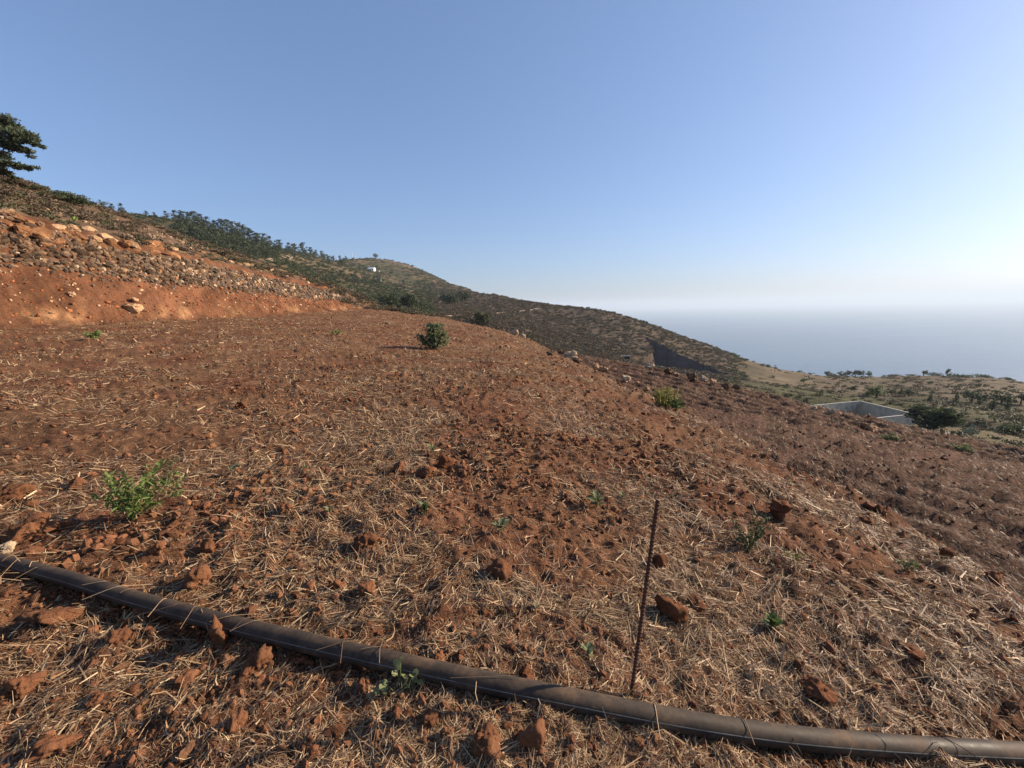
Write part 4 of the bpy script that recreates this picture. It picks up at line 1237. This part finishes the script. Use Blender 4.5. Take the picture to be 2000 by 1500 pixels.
# ------------------------------------------------------------------ trees
def tree_parts(kind, seed, n):
    """unit-height tree: returns (trunk Mesh2, crown verts, crown faces)"""
    gz = np.random.default_rng(seed)
    st = Mesh2(); lobes = []
    if kind == 'pine':
        st.limb((0, 0, -.03), (gz.normal() * .02, gz.normal() * .02, .92), .030, .008, 7, .015, gz, 6)
        for i in range(20):
            z = gz.uniform(.18, .95); a = gz.uniform(0, 6.28)
            reach = (.24 * (1 - abs(z - .5) * 1.2)) * gz.uniform(.3, 1.1)
            e = (reach * math.cos(a), reach * math.sin(a), z + .03)
            st.limb((0, 0, z - .05), e, .010, .003, 4, .01, gz, 3)
            lobes.append((e[0], e[1], e[2], gz.uniform(.09, .14), gz.uniform(.09, .14), gz.uniform(.07, .11)))
        lobes.append((0, 0, .93, .08, .08, .08))
        size, el = .046, 1.9
    elif kind == 'cypress':
        st.limb((0, 0, -.03), (0, 0, .9), .03, .006, 6, 0, gz, 4)
        for i in range(14):
            z = .08 + .86 * i / 13; w = .17 * (1 - (z ** 2.2)) + .02
            lobes.append((gz.normal() * .02, gz.normal() * .02, z, w, w, .09))
        size, el = .040, 2.0
    else:                                                    # broad round crown
        st.limb((0, 0, -.05), (gz.normal() * .03, 0, .4), .045, .025, 7, .02, gz, 5)
        for i in range(16):
            a = gz.uniform(0, 6.28); rr_ = .36 * math.sqrt(gz.random()); z = gz.uniform(.22, .84) - .15 * rr_
            e = (rr_ * math.cos(a), rr_ * math.sin(a), z)
            if i < 7: st.limb((0, 0, .33), e, .02, .006, 5, .02, gz, 4)
            lobes.append((*e, gz.uniform(.13, .20), gz.uniform(.13, .20), gz.uniform(.11, .17)))
        size, el = .060, 1.4
    p, d = lobes_points(lobes, n, gz, .3)
    p[:, 2] = np.maximum(p[:, 2], 0.04)
    v, f = cards(p, size * gz.uniform(.7, 1.4, n), gz, .25, el, d * .7)
    return st, v, f
TREE = {}
def tree_proto(kind, k, mat, n):
    key = (kind, k, mat.name)
    if key not in TREE:
        st, v, f = tree_parts(kind, 900 + k * 13 + len(kind), n)
        TREE[key] = (st.mesh('trunk', M_BARK), np_mesh('crown', v, f, mat))
    return TREE[key]
def tree(q, h, kind, k, label, mat, group, name='tree', wide=1.0, n=420, rz=None):
    tm, cm = tree_proto(kind, k, mat, n)
    root = empty(name, tuple(q), random.uniform(0, 6.28) if rz is None else rz)
    tag(root, label, 'tree', group)
    link('trunk', tm, root, scale=(h * wide, h * wide, h)); link('crown', cm, root, scale=(h * wide, h * wide, h))
    return root
def hpx(q, px): return px / F_PX * project(np.asarray(q))[2]

# pines along the left ridge skyline
ORD = 'first second third fourth fifth sixth seventh eighth ninth tenth eleventh twelfth thirteenth fourteenth fifteenth sixteenth seventeenth eighteenth nineteenth'.split()
RIDGE = [(315, 10), (330, 9), (352, 15), (368, 20), (380, 22), (392, 21), (404, 23), (416, 22), (427, 20), (440, 18), (452, 24), (463, 26), (474, 27), (484, 27), (495, 28), (505, 24), (519, 20), (530, 22), (541, 20)]
for i, (px, hp) in enumerate(RIDGE):
    q = fcrest(px, 150, 560)
    tree(q, hpx(q, hp), 'pine', i % 5, ORD[i] + ' dark pine from the left in the dense row on the left ridge skyline', M_PINE, 'pines in the dense row on the left ridge', 'pine_tree', 1.35)
RIDGE2 = [(560, 15), (576, 13), (588, 14), (603, 17), (617, 12), (627, 10), (638, 11), (648, 9), (660, 8), (672, 8), (684, 7)]
for i, (px, hp) in enumerate(RIDGE2):
    q = fcrest(px, 300, 950)
    tree(q, hpx(q, hp * 1.2), 'pine', (i + 2) % 5, ORD[i] + ' small pine from the left in the loose line stepping down to the cone hill', M_PINE, 'pines in the loose line before the cone hill', 'pine_tree', 1.4)
for (px, hp, kd, k, lab) in [(236, 20, 'broad', 1, 'rounded dark tree, biggest of the three on the left skyline'), (252, 14, 'pine', 1, 'small pine between two larger trees on the left skyline'), (270, 16, 'pine', 3, 'pointed pine beside the little white house on the left skyline'), (204, 9, 'broad', 2, 'low dark tree where the near hillside meets the left skyline'), (740, 10, 'broad', 0, 'lone dark tree on top of the cone hill')]:
    q = fcrest(px, 150, 1600)
    tree(q, hpx(q, hp * 1.15), kd, k, lab, M_PINE, 'single trees on the skyline', 'skyline_tree', 1.2)
# right-hand valley
for i, (px, py, hp, lab) in enumerate([(1759, 774, 18, 'narrow dark cypress beside the bright green tree'), (1816, 785, 19, 'short cypress, leftmost of the row of cones'), (1867, 788, 22, 'conical cypress left of the umbrella tree'), (1912, 791, 20, 'slim cypress in front of the umbrella tree'), (1938, 802, 32, 'tall cypress, the larger of the two at far right'), (1967, 802, 30, 'narrow tall cypress nearest the right edge')]):
    q, ok = fhit(px, py)
    tree(q, hpx(q, hp), 'cypress', i % 3, lab, M_DKGREEN, 'cypresses in the valley', 'cypress_tree', 1.25 if hp < 24 else 1.0, 500)
for i, (px, py, hp, wd, mt, lab) in enumerate([(1712, 776, 26, 1.5, M_GREEN, 'bright green round tree near the middle of the valley'), (1741, 771, 14, 1.4, M_DKGREEN, 'dark round tree right of the bright green tree'), (1776, 775, 18, 1.1, M_DKGREEN, 'dark round tree right of the narrow cypress'), (1896, 786, 26, 1.45, M_DKGREEN, 'flat crowned umbrella tree in the valley'), (1918, 786, 20, .8, M_DKGREEN, 'small tree touching the umbrella tree'), (1955, 788, 28, 1.5, M_DKGREEN, 'broad dark tree behind the two tall cypresses'), (1994, 790, 26, 1.3, M_DKGREEN, 'dark tree cut by the right edge'), (1570, 748, 10, 1.8, M_GREEN, 'green bushy tree at the foot of the dark hill'), (1669, 765, 14, 1.0, M_DKGREEN, 'little dark tree left of the bright green tree')]):
    q, ok = fhit(px, py)
    tree(q, hpx(q, hp), 'broad', i % 4, lab, mt, 'round trees in the valley', 'valley_tree', wd, 700)
for i, (px, hp, wd, lab) in enumerate([(1630, 8, 1.5, 'low dark tree at the left end of the sea brow'), (1660, 9, 1.6, 'second dark tree on the sea brow'), (1675, 10, 1.2, 'first of three close trees on the sea brow'), (1687, 11, 1.0, 'middle of three close trees on the sea brow'), (1698, 10, 1.1, 'last of three close trees on the sea brow'), (1713, 9, 1.1, 'tree standing clear at the right of the sea brow clump'), (1823, 9, 1.1, 'dark tree left of the thin one on the sea brow'), (1871, 13, .5, 'thin upright tree alone on the sea brow'), (1761, 3, 1.2, 'tiny tree in the gap of the sea brow')]):
    q = fcrest(px, 200, 520)
    tree(q, hpx(q, hp * 1.3), 'broad', i % 4, lab, M_DKGREEN, 'trees on the brow above the sea', 'brow_tree', wd, 300)
for i, (px, wp, hp, lab) in enumerate([(1845, 36, 7, 'dark shrub mass left of the thin tree on the brow'), (1900, 44, 9, 'dark shrub mass right of the thin tree on the brow'), (1935, 30, 7, 'low shrub mass towards the right end of the brow'), (1955, 24, 5, 'last low shrub on the brow before the right edge'), (1995, 20, 6, 'shrub on the brow cut by the right edge'), (1640, 24, 5, 'low shrub between two dark trees on the brow')]):
    q = fcrest(px, 200, 520); q[2] -= hpx(q, hp * .5)
    bush(px, 0, hp * 1.5, wp, lab, M_DKGREEN, 140 + i, 500, None, True, 'brow_shrub', 'shrubs on the brow', q=q, stem=False)
# gully at the end of the terrace
for i, (px, py, hp, wp, mt, lab) in enumerate([(712, 596, 26, 44, M_OLIVE, 'olive round bush at the end of the stone wall'), (760, 598, 30, 50, M_DKGREEN, 'dark bush in the gully left of the taller trees'), (800, 600, 30, 46, M_DKGREEN, 'dark green bushy mass in the middle of the gully'), (935, 628, 26, 26, M_OLIVE, 'upright bush left of its twin below the terrace track'), (948, 634, 30, 26, M_OLIVE, 'upright bush right of its twin below the terrace track'), (1036, 666, 18, 24, M_OLIVE, 'grey green bush behind the terrace edge stones'), (880, 592, 24, 50, M_PINE, 'dark grove below the ridge behind the gully'), (905, 584, 20, 34, M_PINE, 'dark grove on the ridge right of the gully')]):
    q, ok = fhit(px, py + 3, 75)
    bush(px, py, hp, wp, lab, mt, 160 + i, 1100, None, True, 'gully_bush', 'bushes in the gully', q=q)
q, ok = fhit(1812, 836, 45)
bush(0, 0, 44, 110, 'big dark thicket beyond the lower field, right of the tank', M_DKGREEN, 190, 2600, None, True, 'thicket', None, q=q)
q, ok = fhit(1776, 824, 60)
bush(0, 0, 16, 46, 'low olive bush at the right corner of the water tank', M_OLIVE, 192, 900, None, True, 'thicket', None, q=q)
q, ok = fhit(1985, 850, 45)
bush(0, 0, 22, 60, 'dark bush at the right edge below the cypresses', M_DKGREEN, 191, 1200, None, True, 'thicket', None, q=q)
# shrubs on the near hillside skyline
for i, (px, py, hp, wp, lab, mt) in enumerate([(128, 396, 22, 70, 'dark green shrub on the near left skyline', M_DKGREEN), (165, 404, 14, 40, 'smaller dark shrub right of the first on the near left skyline', M_DKGREEN), (60, 372, 14, 50, 'brownish shrub on the skyline below the big pine', M_OLIVE), (20, 362, 16, 60, 'dry shrub on the skyline at the left edge', M_DRY), (100, 388, 10, 50, 'grey shrub just left of the dark skyline shrub', M_OLIVE)]):
    bush(px, py, hp, wp, lab, mt, 200 + i, 1200, None, False, 'hill_shrub', 'shrubs on the near hillside skyline')
# agave on the hillside
q = hit(146, 436); dist = project(q)[2]; R0 = 13 / F_PX * dist
root = empty('agave', tuple(q)); tag(root, 'pale green agave above the orange boulders', 'plant')
lme = np_mesh('leaf', np.array([(0, -.06, 0), (0, .06, 0), (.5, .09, .12), (.5, -.09, .12), (1.0, 0, .15), (.5, 0, .05)]), np.array([[0, 1, 2], [0, 2, 3], [3, 2, 4]]), mat_leaf('agave_leaf', [(.16, .22, .06), (.24, .30, .10)], .1), False)
for i in range(16):
    link('leaf', lme, root, (0, 0, .1), (random.uniform(-.2, .2), -random.uniform(.2, 1.3), i * 2.4), (R0, R0, R0))

# big pine at the left edge, its limbs reaching into view
gz = np.random.default_rng(77)
q = hit(0, 352, True); base = P(-130, 400, 43.0); base[2] = float(bil(HG, base[0], base[1]))
root = empty('large_pine_tree', tuple(base)); tag(root, 'large spreading pine with layered branches cut off by the left edge', 'tree')
st = Mesh2(); lobes = []
top = 13.0
st.limb((0, 0, -.4), (.5, .2, top - .6), .34, .08, 10, .25, gz, 9)
def reach_to(px, py, yy): return P(px, py, yy) - base
for (px, py, rx, rz, yy) in [(30, 255, 1.6, .75, 42), (5, 245, 1.7, .8, 42.5), (50, 268, 1.4, .6, 41.5), (68, 281, .8, .38, 41.5), (20, 285, 1.5, .55, 42), (-10, 270, 1.8, .9, 43), (40, 292, 1.0, .4, 42), (-5, 300, 1.2, .4, 43), (12, 322, 1.3, .42, 41), (42, 326, 1.0, .34, 41), (-20, 325, 1.4, .5, 41.5), (10, 336, 1.4, .34, 41), (-40, 240, 1.9, 1.0, 43), (-60, 290, 1.8, .9, 44), (-90, 250, 2.0, 1.2, 43), (-140, 240, 2.2, 1.2, 42), (-190, 270, 2.0, 1.0, 43), (-220, 310, 1.9, .7, 43), (-120, 300, 1.8, .7, 46), (-160, 320, 1.6, .6, 41), (-70, 335, 1.2, .4, 41), (-120, 215, 1.8, .9, 43)]:
    e = reach_to(px, py, yy)
    b = np.array([0.2, .1, max(1.5, e[2] - 1.1 - .25 * np.hypot(e[0], e[1]))])
    b[2] = min(b[2], top - 1)
    st.limb(b, e, .09, .03, 6, .25, gz, 6)
    for k in range(7):
        lobes.append((e[0] + np.clip(gz.normal(), -1.3, 1.3) * rx * .38, e[1] + gz.normal() * rx * .5, e[2] + np.clip(gz.normal(), -1.2, 1.2) * rz * .36, rx * gz.uniform(.3, .55), rx * gz.uniform(.3, .55), rz * gz.uniform(.3, .5)))
link('trunk', st.mesh('trunk', M_BARK), root)
p, d = lobes_points(lobes, 26000, gz, .1)
v, f = cards(p, .11 * gz.uniform(.6, 1.4, len(p)), gz, .5, 3.4, d * .5)
link('crown', np_mesh('crown', v, f, M_PINE), root)

# prickly pear by the thicket
q = fhit(1893, 850, 42)[0]; dist = project(q)[2]; s0 = 7.5 / F_PX * dist
root = empty('prickly_pear', tuple(q)); tag(root, 'pale prickly pear cactus in front of the big thicket', 'cactus')
t = np.linspace(0, 2 * math.pi, 13)[:-1]
ring = np.stack([.36 * np.sin(t), 0 * t, .5 - .5 * np.cos(t)], -1)
pvx = np.concatenate([ring * [1, 1, 1] + [0, -.05, 0], ring + [0, .05, 0]])
pfx = [np.array([[k, (k + 1) % 12, 12 + (k + 1) % 12, 12 + k] for k in range(12)]), np.array([list(range(12))[::-1], list(range(12, 24))])]
pad = np_mesh('pad', pvx, pfx, mat_leaf('cactus_pad', [(.17, .18, .09), (.26, .26, .16)], 0.0, .6), False)
for (x, z, a) in [(-.9, 0, -.2), (0, 0, .1), (.8, 0, .3), (-.9, .8, -.5), (-.4, .85, .2), (.3, .9, -.1), (.9, .8, .4), (-.2, 1.6, .0), (.5, 1.6, .4), (-1.1, 1.4, -.6), (-1.6, .3, -.8), (1.4, .5, .8), (.1, 2.2, .2)]:
    link('pad', pad, root, (x * s0, random.uniform(-.3, .3) * s0, z * s0), (random.uniform(-.4, .4), a, random.uniform(-.7, .7)), (s0, s0, s0))

# ------------------------------------------------------------------ scrub and woods that read as one mass
def scatter(name, label, cat, pts, scl, protos, idx):
    """one object: prototype plants instanced on its points"""
    n = len(pts)
    me = bpy.data.meshes.new(name)
    me.vertices.add(n); me.vertices.foreach_set('co', np.asarray(pts, np.float32).ravel())
    at = me.attributes.new('scl', 'FLOAT_VECTOR', 'POINT'); at.data.foreach_set('vector', np.asarray(scl, np.float32).ravel())
    rt_ = np.zeros((n, 3), np.float32); rt_[:, 2] = rng.uniform(0, 6.28, n); rt_[:, 0] = rng.normal(0, .12, n)
    at = me.attributes.new('rot', 'FLOAT_VECTOR', 'POINT'); at.data.foreach_set('vector', rt_.ravel())
    at = me.attributes.new('idx', 'INT', 'POINT'); at.data.foreach_set('value', np.asarray(idx, np.int32))
    me.update()
    coll = bpy.data.collections.new(name + '_shapes')
    for k, pm in enumerate(protos):
        o = bpy.data.objects.new('%s_shape_%02d' % (name, k), pm); coll.objects.link(o)
    ng = bpy.data.node_groups.new(name, 'GeometryNodeTree')
    ng.interface.new_socket('Geometry', in_out='INPUT', socket_type='NodeSocketGeometry')
    ng.interface.new_socket('Geometry', in_out='OUTPUT', socket_type='NodeSocketGeometry')
    gi = ng.nodes.new('NodeGroupInput'); go = ng.nodes.new('NodeGroupOutput')
    ip = ng.nodes.new('GeometryNodeInstanceOnPoints'); ci = ng.nodes.new('GeometryNodeCollectionInfo')
    ci.inputs['Collection'].default_value = coll
    ci.inputs['Separate Children'].default_value = True; ci.inputs['Reset Children'].default_value = True
    ip.inputs['Pick Instance'].default_value = True
    ng.links.new(gi.outputs[0], ip.inputs['Points']); ng.links.new(ci.outputs[0], ip.inputs['Instance'])
    for nm, ty, sk in (('idx', 'INT', 'Instance Index'), ('rot', 'FLOAT_VECTOR', 'Rotation'), ('scl', 'FLOAT_VECTOR', 'Scale')):
        na = ng.nodes.new('GeometryNodeInputNamedAttribute'); na.data_type = ty; na.inputs['Name'].default_value = nm
        ng.links.new(na.outputs[0], ip.inputs[sk])
    ng.links.new(ip.outputs[0], go.inputs[0])
    o = link(name, me)
    md = o.modifiers.new('scatter', 'NODES'); md.node_group = ng
    return tag(o, label, cat, kind='stuff')
def shrub_mesh(mat, seed, n=90, flat=1.0, leaf=.16, el=1.6):
    gz = np.random.default_rng(seed)
    lb = [(gz.uniform(-.5, .5), gz.uniform(-.5, .5), gz.uniform(.15, .55) * flat, gz.uniform(.3, .5), gz.uniform(.3, .5), gz.uniform(.2, .35) * flat) for _ in range(5)]
    p, d = lobes_points(lb, n, gz, .4)
    v, f = cards(p, leaf * gz.uniform(.7, 1.3, n), gz, .3, el, d)
    return np_mesh('shrub', v, f, mat)
PROT = [shrub_mesh(M_CINDER, 1), shrub_mesh(M_CINDER, 2), shrub_mesh(M_CINDER, 3), shrub_mesh(M_OLIVE, 4), shrub_mesh(M_OLIVE, 5), shrub_mesh(M_DKGREEN, 6), shrub_mesh(M_DKGREEN, 7), shrub_mesh(M_DRY, 8, 90, .8), shrub_mesh(M_DRY, 9, 90, .8)]
n = 70000
a = R_(1) * rng.uniform(-55, 56, n); r = np.exp(rng.uniform(math.log(60), math.log(1450), n))
x = r * np.sin(a); y = r * np.cos(a); z = far_h(x, y)
nd = fbm(x / 26, y / 26, 701, 4); ad = np.degrees(a)
t0 = far_h(x * 1.03, y * 1.03) / (r * 1.03); t1 = z / r
vis = t0 - t1 > -0.0015
s_, n_p = pit_coords(x, y)
inpit = (s_ > PIT_K * n_p + 6) & (s_ < PIT_L + 7) & (n_p > -1) & (n_p < 72)
brow = (ad > 29) & (r > 190)
dens = np.where(brow, .06 + .30 * sstep(.45, .6, nd), .25 + .75 * sstep(.36, .55, nd))
dens = np.where((ad > 28) & (r < 190), .06 + .5 * sstep(.46, .60, nd), dens)
dens = np.where((ad > -12) & (ad < 28), .55 + .45 * sstep(.34, .5, nd), dens * .5)
ok = vis & ~inpit & (rng.random(n) < dens)
x, y, z, r, ad, nd = x[ok], y[ok], z[ok], r[ok], ad[ok], nd[ok]
u = rng.random(len(x))
idx = np.where((ad > -10) & (ad < 27), np.where(u < .75, rng.integers(0, 3, len(x)), rng.integers(7, 9, len(x))), np.where(ad >= 27, np.where(u < .6, rng.integers(3, 5, len(x)), np.where(u < .7, rng.integers(5, 7, len(x)), rng.integers(7, 9, len(x)))), np.where(u < .55, rng.integers(5, 7, len(x)), rng.integers(3, 5, len(x)))))
sz = rng.uniform(.5, 1.3, len(x)) * (1 + r / 450) * np.where(ad < -10, 1.2, np.where((ad > 28) & (r < 190), .75, 1.0))
scatter('scrub', 'low scrub covering the hills and the valley', 'scrub', np.stack([x, y, z - .1], -1), np.stack([sz * 1.25, sz * 1.25, sz * rng.uniform(.7, 1.1, len(x))], -1), PROT, idx)
# pine wood on the left ridge and down to the houses
PW = []
for k in range(5):
    st, v, f = tree_parts('pine', 950 + k, 150)
    PW.append(np_mesh('pine', v * np.array([1.3, 1.3, 1]), f, M_PINE))
pts = []
gz = np.random.default_rng(99)
def wood(x0, x1, top, bot, n, rmin=120):
    for _ in range(n):
        px = gz.uniform(x0, x1); f_ = gz.random()
        py = np.interp(px, *zip(*top)) * (1 - f_) + np.interp(px, *zip(*bot)) * f_
        q, ok = fhit(px, py, rmin)
        if ok: pts.append((*q, gz.uniform(.7, 1.25)))
wood(350, 545, [(350, 438), (470, 468), (545, 488)], [(350, 462), (420, 495), (500, 505), (545, 512)], 170)
wood(560, 760, [(560, 494), (700, 515), (760, 545)], [(560, 500), (700, 530), (760, 560)], 70, 300)
wood(640, 900, [(640, 540), (760, 550), (900, 585)], [(640, 555), (760, 572), (900, 598)], 70, 200)
pts = np.array(pts)
hs = np.minimum(7.0, 3 + np.hypot(pts[:, 0], pts[:, 1]) / 90) * pts[:, 3]
scatter('pine_wood', 'dark pine wood on the slope below the left ridge', 'wood', pts[:, :3] - [0, 0, .3], np.stack([hs, hs, hs], -1), PW, gz.integers(0, 5, len(pts)))
# dry brush on the near hillside, along the field margins
PD = [shrub_mesh(M_DRY, 20 + k, 130, .8, .10, 3.0) for k in range(4)] + [shrub_mesh(M_OLIVE, 30 + k, 130, .9, .10, 2.0) for k in range(2)]
n = 5200
y = rng.uniform(8, 100, n); f_ = rng.uniform(0.02, 1.25, n)
x = lx(L_wt, y) + (lx(L_sky, y) - lx(L_wt, y)) * f_ - .8
ok = rng.random(n) < .15 + .85 * sstep(.4, .6, fbm(x / 5, y / 5, 121, 4)); x, y = x[ok], y[ok]
x2 = rng.uniform(-19, -3, 260); y2 = rng.uniform(56.5, 63, 260)                 # strip of dry grass where the terrace ends
y3 = rng.uniform(10, 50, 130); x3 = lx(L_lo, y3) + rng.uniform(.6, 3, 130)
x4 = rng.uniform(-27, -19, 260); y4 = rng.uniform(54, 70, 260); kk = x4 < lx(L_wb, y4) + 1.0
x = np.concatenate([x, x2, x3, x4[kk]]); y = np.concatenate([y, y2, y3, y4[kk]])
sz = rng.uniform(.25, .85, len(x))
u = rng.random(len(x))
scatter('dry_brush', 'dry brush and grass on the near hillside and field margins', 'brush', np.stack([x, y, H(x, y) - .05], -1), np.stack([sz * 1.3, sz * 1.3, sz], -1), PD, np.where(u < .78, rng.integers(0, 4, len(x)), rng.integers(4, 6, len(x))))

# ------------------------------------------------------------------ buildings and other works
M_WHITE = mat_plain('white_render', (0.75, 0.73, 0.68), 0.8, 0.08, 1.5, 0.1)
M_TILE = mat_plain('roof_tile', (0.30, 0.16, 0.10), 0.9, 0.25, 3.0, 0.3)
M_ROOFW = mat_plain('white_roof_sheet', (0.72, 0.76, 0.78), 0.5, 0.08, 2.0, 0.0)
M_GLASS = mat_plain('dark_window', (0.03, 0.035, 0.04), 0.15, 0.1, 1.0, 0.0, spec=.5)
M_WOOD = mat_plain('weathered_wood', (0.10, 0.075, 0.055), 0.9, 0.3, 6.0, 0.3)
def box(x0, x1, y0, y1, z0, z1):
    v = np.array([(x, y, z) for z in (z0, z1) for x, y in ((x0, y0), (x1, y0), (x1, y1), (x0, y1))], float)
    f = np.array([[3, 2, 1, 0], [4, 5, 6, 7], [0, 1, 5, 4], [1, 2, 6, 5], [2, 3, 7, 6], [3, 0, 4, 7]])
    return v, f
def house(q, w, d, h, label, roof, rz=0.0, pitch=.35):
    root = empty('house', tuple(q), rz); tag(root, label, 'house', 'houses on the hills')
    v, f = box(-w / 2, w / 2, -d / 2, d / 2, -1.5, h)
    link('wall', np_mesh('wall', v, f, M_WHITE), root)
    o = .35; e = h + .02
    v = np.array([(-w / 2 - o, -d / 2 - o, e), (w / 2 + o, -d / 2 - o, e), (w / 2 + o, d / 2 + o, e), (-w / 2 - o, d / 2 + o, e), (-w / 2 - o, 0, e + pitch * d), (w / 2 + o, 0, e + pitch * d)])
    link('roof', np_mesh('roof', v, [np.array([[0, 1, 5, 4], [2, 3, 4, 5], [3, 2, 1, 0]]), np.array([[0, 4, 3], [1, 2, 5]])], roof), root)
    for k in (-1, 0, 1):
        x = k * w * .3
        if k == 0:
            v, f = box(x - .5, x + .5, -d / 2 - .06, -d / 2 + .04, -.2, 2.0); link('door', np_mesh('door', v, f, M_WOOD), root)
        else:
            v, f = box(x - .7, x + .7, -d / 2 - .06, -d / 2 + .04, 1.0, 2.1); link('window', np_mesh('window', v, f, M_GLASS), root)
for (px, py, wp, lab, rf, crest) in [(726, 529, 18, 'white house among trees below the cone hill', M_ROOFW, 0), (739, 548, 14, 'low house with a pale roof, lower of the white ones', M_ROOFW, 0), (738, 532, 8, 'small white house right of the one below the cone hill', M_WHITE, 0), (548, 478, 13, 'small white house with tiled roof among the ridge pines', M_TILE, 0), (278, 420, 7, 'tiny white house beside the pointed pine on the left skyline', M_WHITE, 1), (645, 508, 7, 'tiny white house on the slope before the cone hill', M_TILE, 0)]:
    q = fcrest(px, 150, 700) if crest else fhit(px, py, 200)[0]
    w = hpx(q, wp * .72)
    house(q, w, w * .6, w * .28, lab, rf, random.uniform(-.2, .5))
# radio masts on the cone hill
for (px, hp, lab) in [(697, 13, 'taller thin radio mast on the shoulder of the cone hill'), (703, 8, 'shorter mast with a white drum beside the taller mast')]:
    q = fcrest(px, 500, 1500); h = hpx(q, hp)
    root = empty('radio_mast', tuple(q)); tag(root, lab, 'mast', 'masts on the cone hill')
    st = Mesh2(); st.limb((0, 0, -1), (0, 0, h), .30, .12, 6, 0, gz, 3)
    link('pole', st.mesh('pole', M_ROOFW), root)
    v, f = box(-.7, .7, -.6, .6, h * .55, h * .55 + 1.4); link('antenna', np_mesh('antenna', v, f, M_WHITE), root)
# utility pole on the seaward slope
q, ok = fhit(1513, 727); h = hpx(q, 14)
root = empty('utility_pole', tuple(q)); tag(root, 'thin utility pole on the slope below the dark hill', 'pole')
st = Mesh2(); st.limb((0, 0, -.5), (0, 0, h), .18, .12, 6, 0, gz, 3); link('pole', st.mesh('pole', M_WOOD), root)
v, f = box(-.9, .9, -.07, .07, h * .9, h * .9 + .16); link('crossarm', np_mesh('crossarm', v, f, M_WOOD), root)
# dark shed at the edge of the lower field
q, ok = fhit(1222, 704, 100); w = hpx(q, 16)
root = empty('dark_shed', tuple(q), -.3); tag(root, 'small dark shed at the left of the cinder pit', 'shed')
v, f = box(-w / 2, w / 2, -w * .3, w * .3, -1, w * .5)
M_DARKW = mat_plain('dark_boards', (0.02, 0.02, 0.022), 0.8, 0.3, 3.0, 0.2)
link('wall', np_mesh('wall', v, f, M_DARKW), root)
v, f = box(-w / 2 - .3, w / 2 + .3, -w * .3 - .3, w * .3 + .3, w * .5 + .01, w * .5 + .2); link('roof', np_mesh('roof', v, f, mat_plain('grey_sheet', (0.12, 0.12, 0.12), .6, .2, 2, 0)), root)
# water tank
TA = P(1680, 784, 100.0)
def on_level(px, py, z):
    d = px_dir(px, py); return d * (z / d[2])
TB = on_level(1605, 791, TA[2]); TC = on_level(1784, 809, TA[2]); TB = TA + 1.6 * (TB - TA); TD = TB + TC - TA
M_RIM = mat_plain('tank_rim', (0.5, 0.47, 0.40), .85, .2, 1.0, .2)
M_CONC = mat_plain('tank_concrete', (0.40, 0.365, 0.29), 0.85, 0.4, 0.9, 0.4, .03)
root = empty('water_tank', (float((TA + TD)[0] / 2), float((TA + TD)[1] / 2), TA[2] - 3.2)); tag(root, 'open concrete water tank below the lower field', 'tank')
cen = np.array(root.location[:])
def tank_wall(a, b, inward):
    a = np.asarray(a) - cen; b = np.asarray(b) - cen
    d = (b - a)[:2]; d /= np.linalg.norm(d); nn = np.array([-d[1], d[0]])
    if nn @ inward < 0: nn = -nn
    o = np.array([*(-nn * .28), 0])
    lo_, hi_ = np.array([0, 0, -.4]), np.array([0, 0, 3.2])
    base_ = [a * [1, 1, 0], b * [1, 1, 0], b * [1, 1, 0] + o, a * [1, 1, 0] + o]
    v = np.array([p + lo_ for p in base_] + [p + hi_ for p in base_])
    f = np.array([[3, 2, 1, 0], [4, 5, 6, 7], [0, 1, 5, 4], [1, 2, 6, 5], [2, 3, 7, 6], [3, 0, 4, 7]])
    w_ = link('wall', np_mesh('wall', v, f, M_CONC), root)
    bm = bmesh.new(); bm.from_mesh(w_.data); bmesh.ops.recalc_face_normals(bm, faces=bm.faces); bm.to_mesh(w_.data); bm.free()
    rim = np.array([p * [1, 1, 0] + [0, 0, 3.203] for p in (base_[0], base_[1], base_[2], base_[3])])
    rv = np.concatenate([rim, rim + [0, 0, .12]])
    r_ = link('rim', np_mesh('rim', rv, f, M_RIM), w_)
    bm = bmesh.new(); bm.from_mesh(r_.data); bmesh.ops.recalc_face_normals(bm, faces=bm.faces); bm.to_mesh(r_.data); bm.free()
mid = (TA + TD)[:2] / 2
for a_, b_ in ((TA, TB), (TA, TC), (TB, TD), (TC, TD)):
    a2 = np.array(a_); b2 = np.array(b_); d = (b2 - a2) / np.linalg.norm(b2 - a2)
    tank_wall(a2 + d * .003, b2 - d * .003, mid - ((a2 + b2) / 2)[:2])
fv = np.array([TA, TB, TD, TC]) - cen; fv[:, 2] = .02
link('floor', np_mesh('floor', fv, np.array([[0, 1, 2, 3]]), M_CONC), root)
# tracks
M_TRACK = mat_plain('track_dirt', (0.30, 0.225, 0.15), 0.95, 0.25, 0.3, 0.3, .1)
def track(pxs, w, label):
    pts_ = np.array([fhit(a, b, 110)[0] for a, b in pxs])
    pts_ = spline(pts_, 40)
    dd = np.gradient(pts_, axis=0)[:, :2]; dd /= np.linalg.norm(dd, axis=1)[:, None]
    nn = np.stack([-dd[:, 1], dd[:, 0]], -1)
    rows = []
    for k in np.linspace(-1, 1, 5):
        xy = pts_[:, :2] + nn * k * w / 2
        rows.append(np.concatenate([xy, (far_h(xy[:, 0], xy[:, 1]) + .35)[:, None]], 1))
    v = np.stack(rows, 1).reshape(-1, 3)
    tag(link('dirt_track', np_mesh('dirt_track', v, grid_faces(40, 5), M_TRACK, True)), label, 'track', kind='structure')
track([(530, 511), (545, 507), (560, 504), (568, 502)], 5, 'pale dirt track on the slope under the ridge pines')
track([(868, 620), (910, 617), (970, 612), (1030, 607), (1078, 602)], 3.5, 'thin track crossing the dark hill')
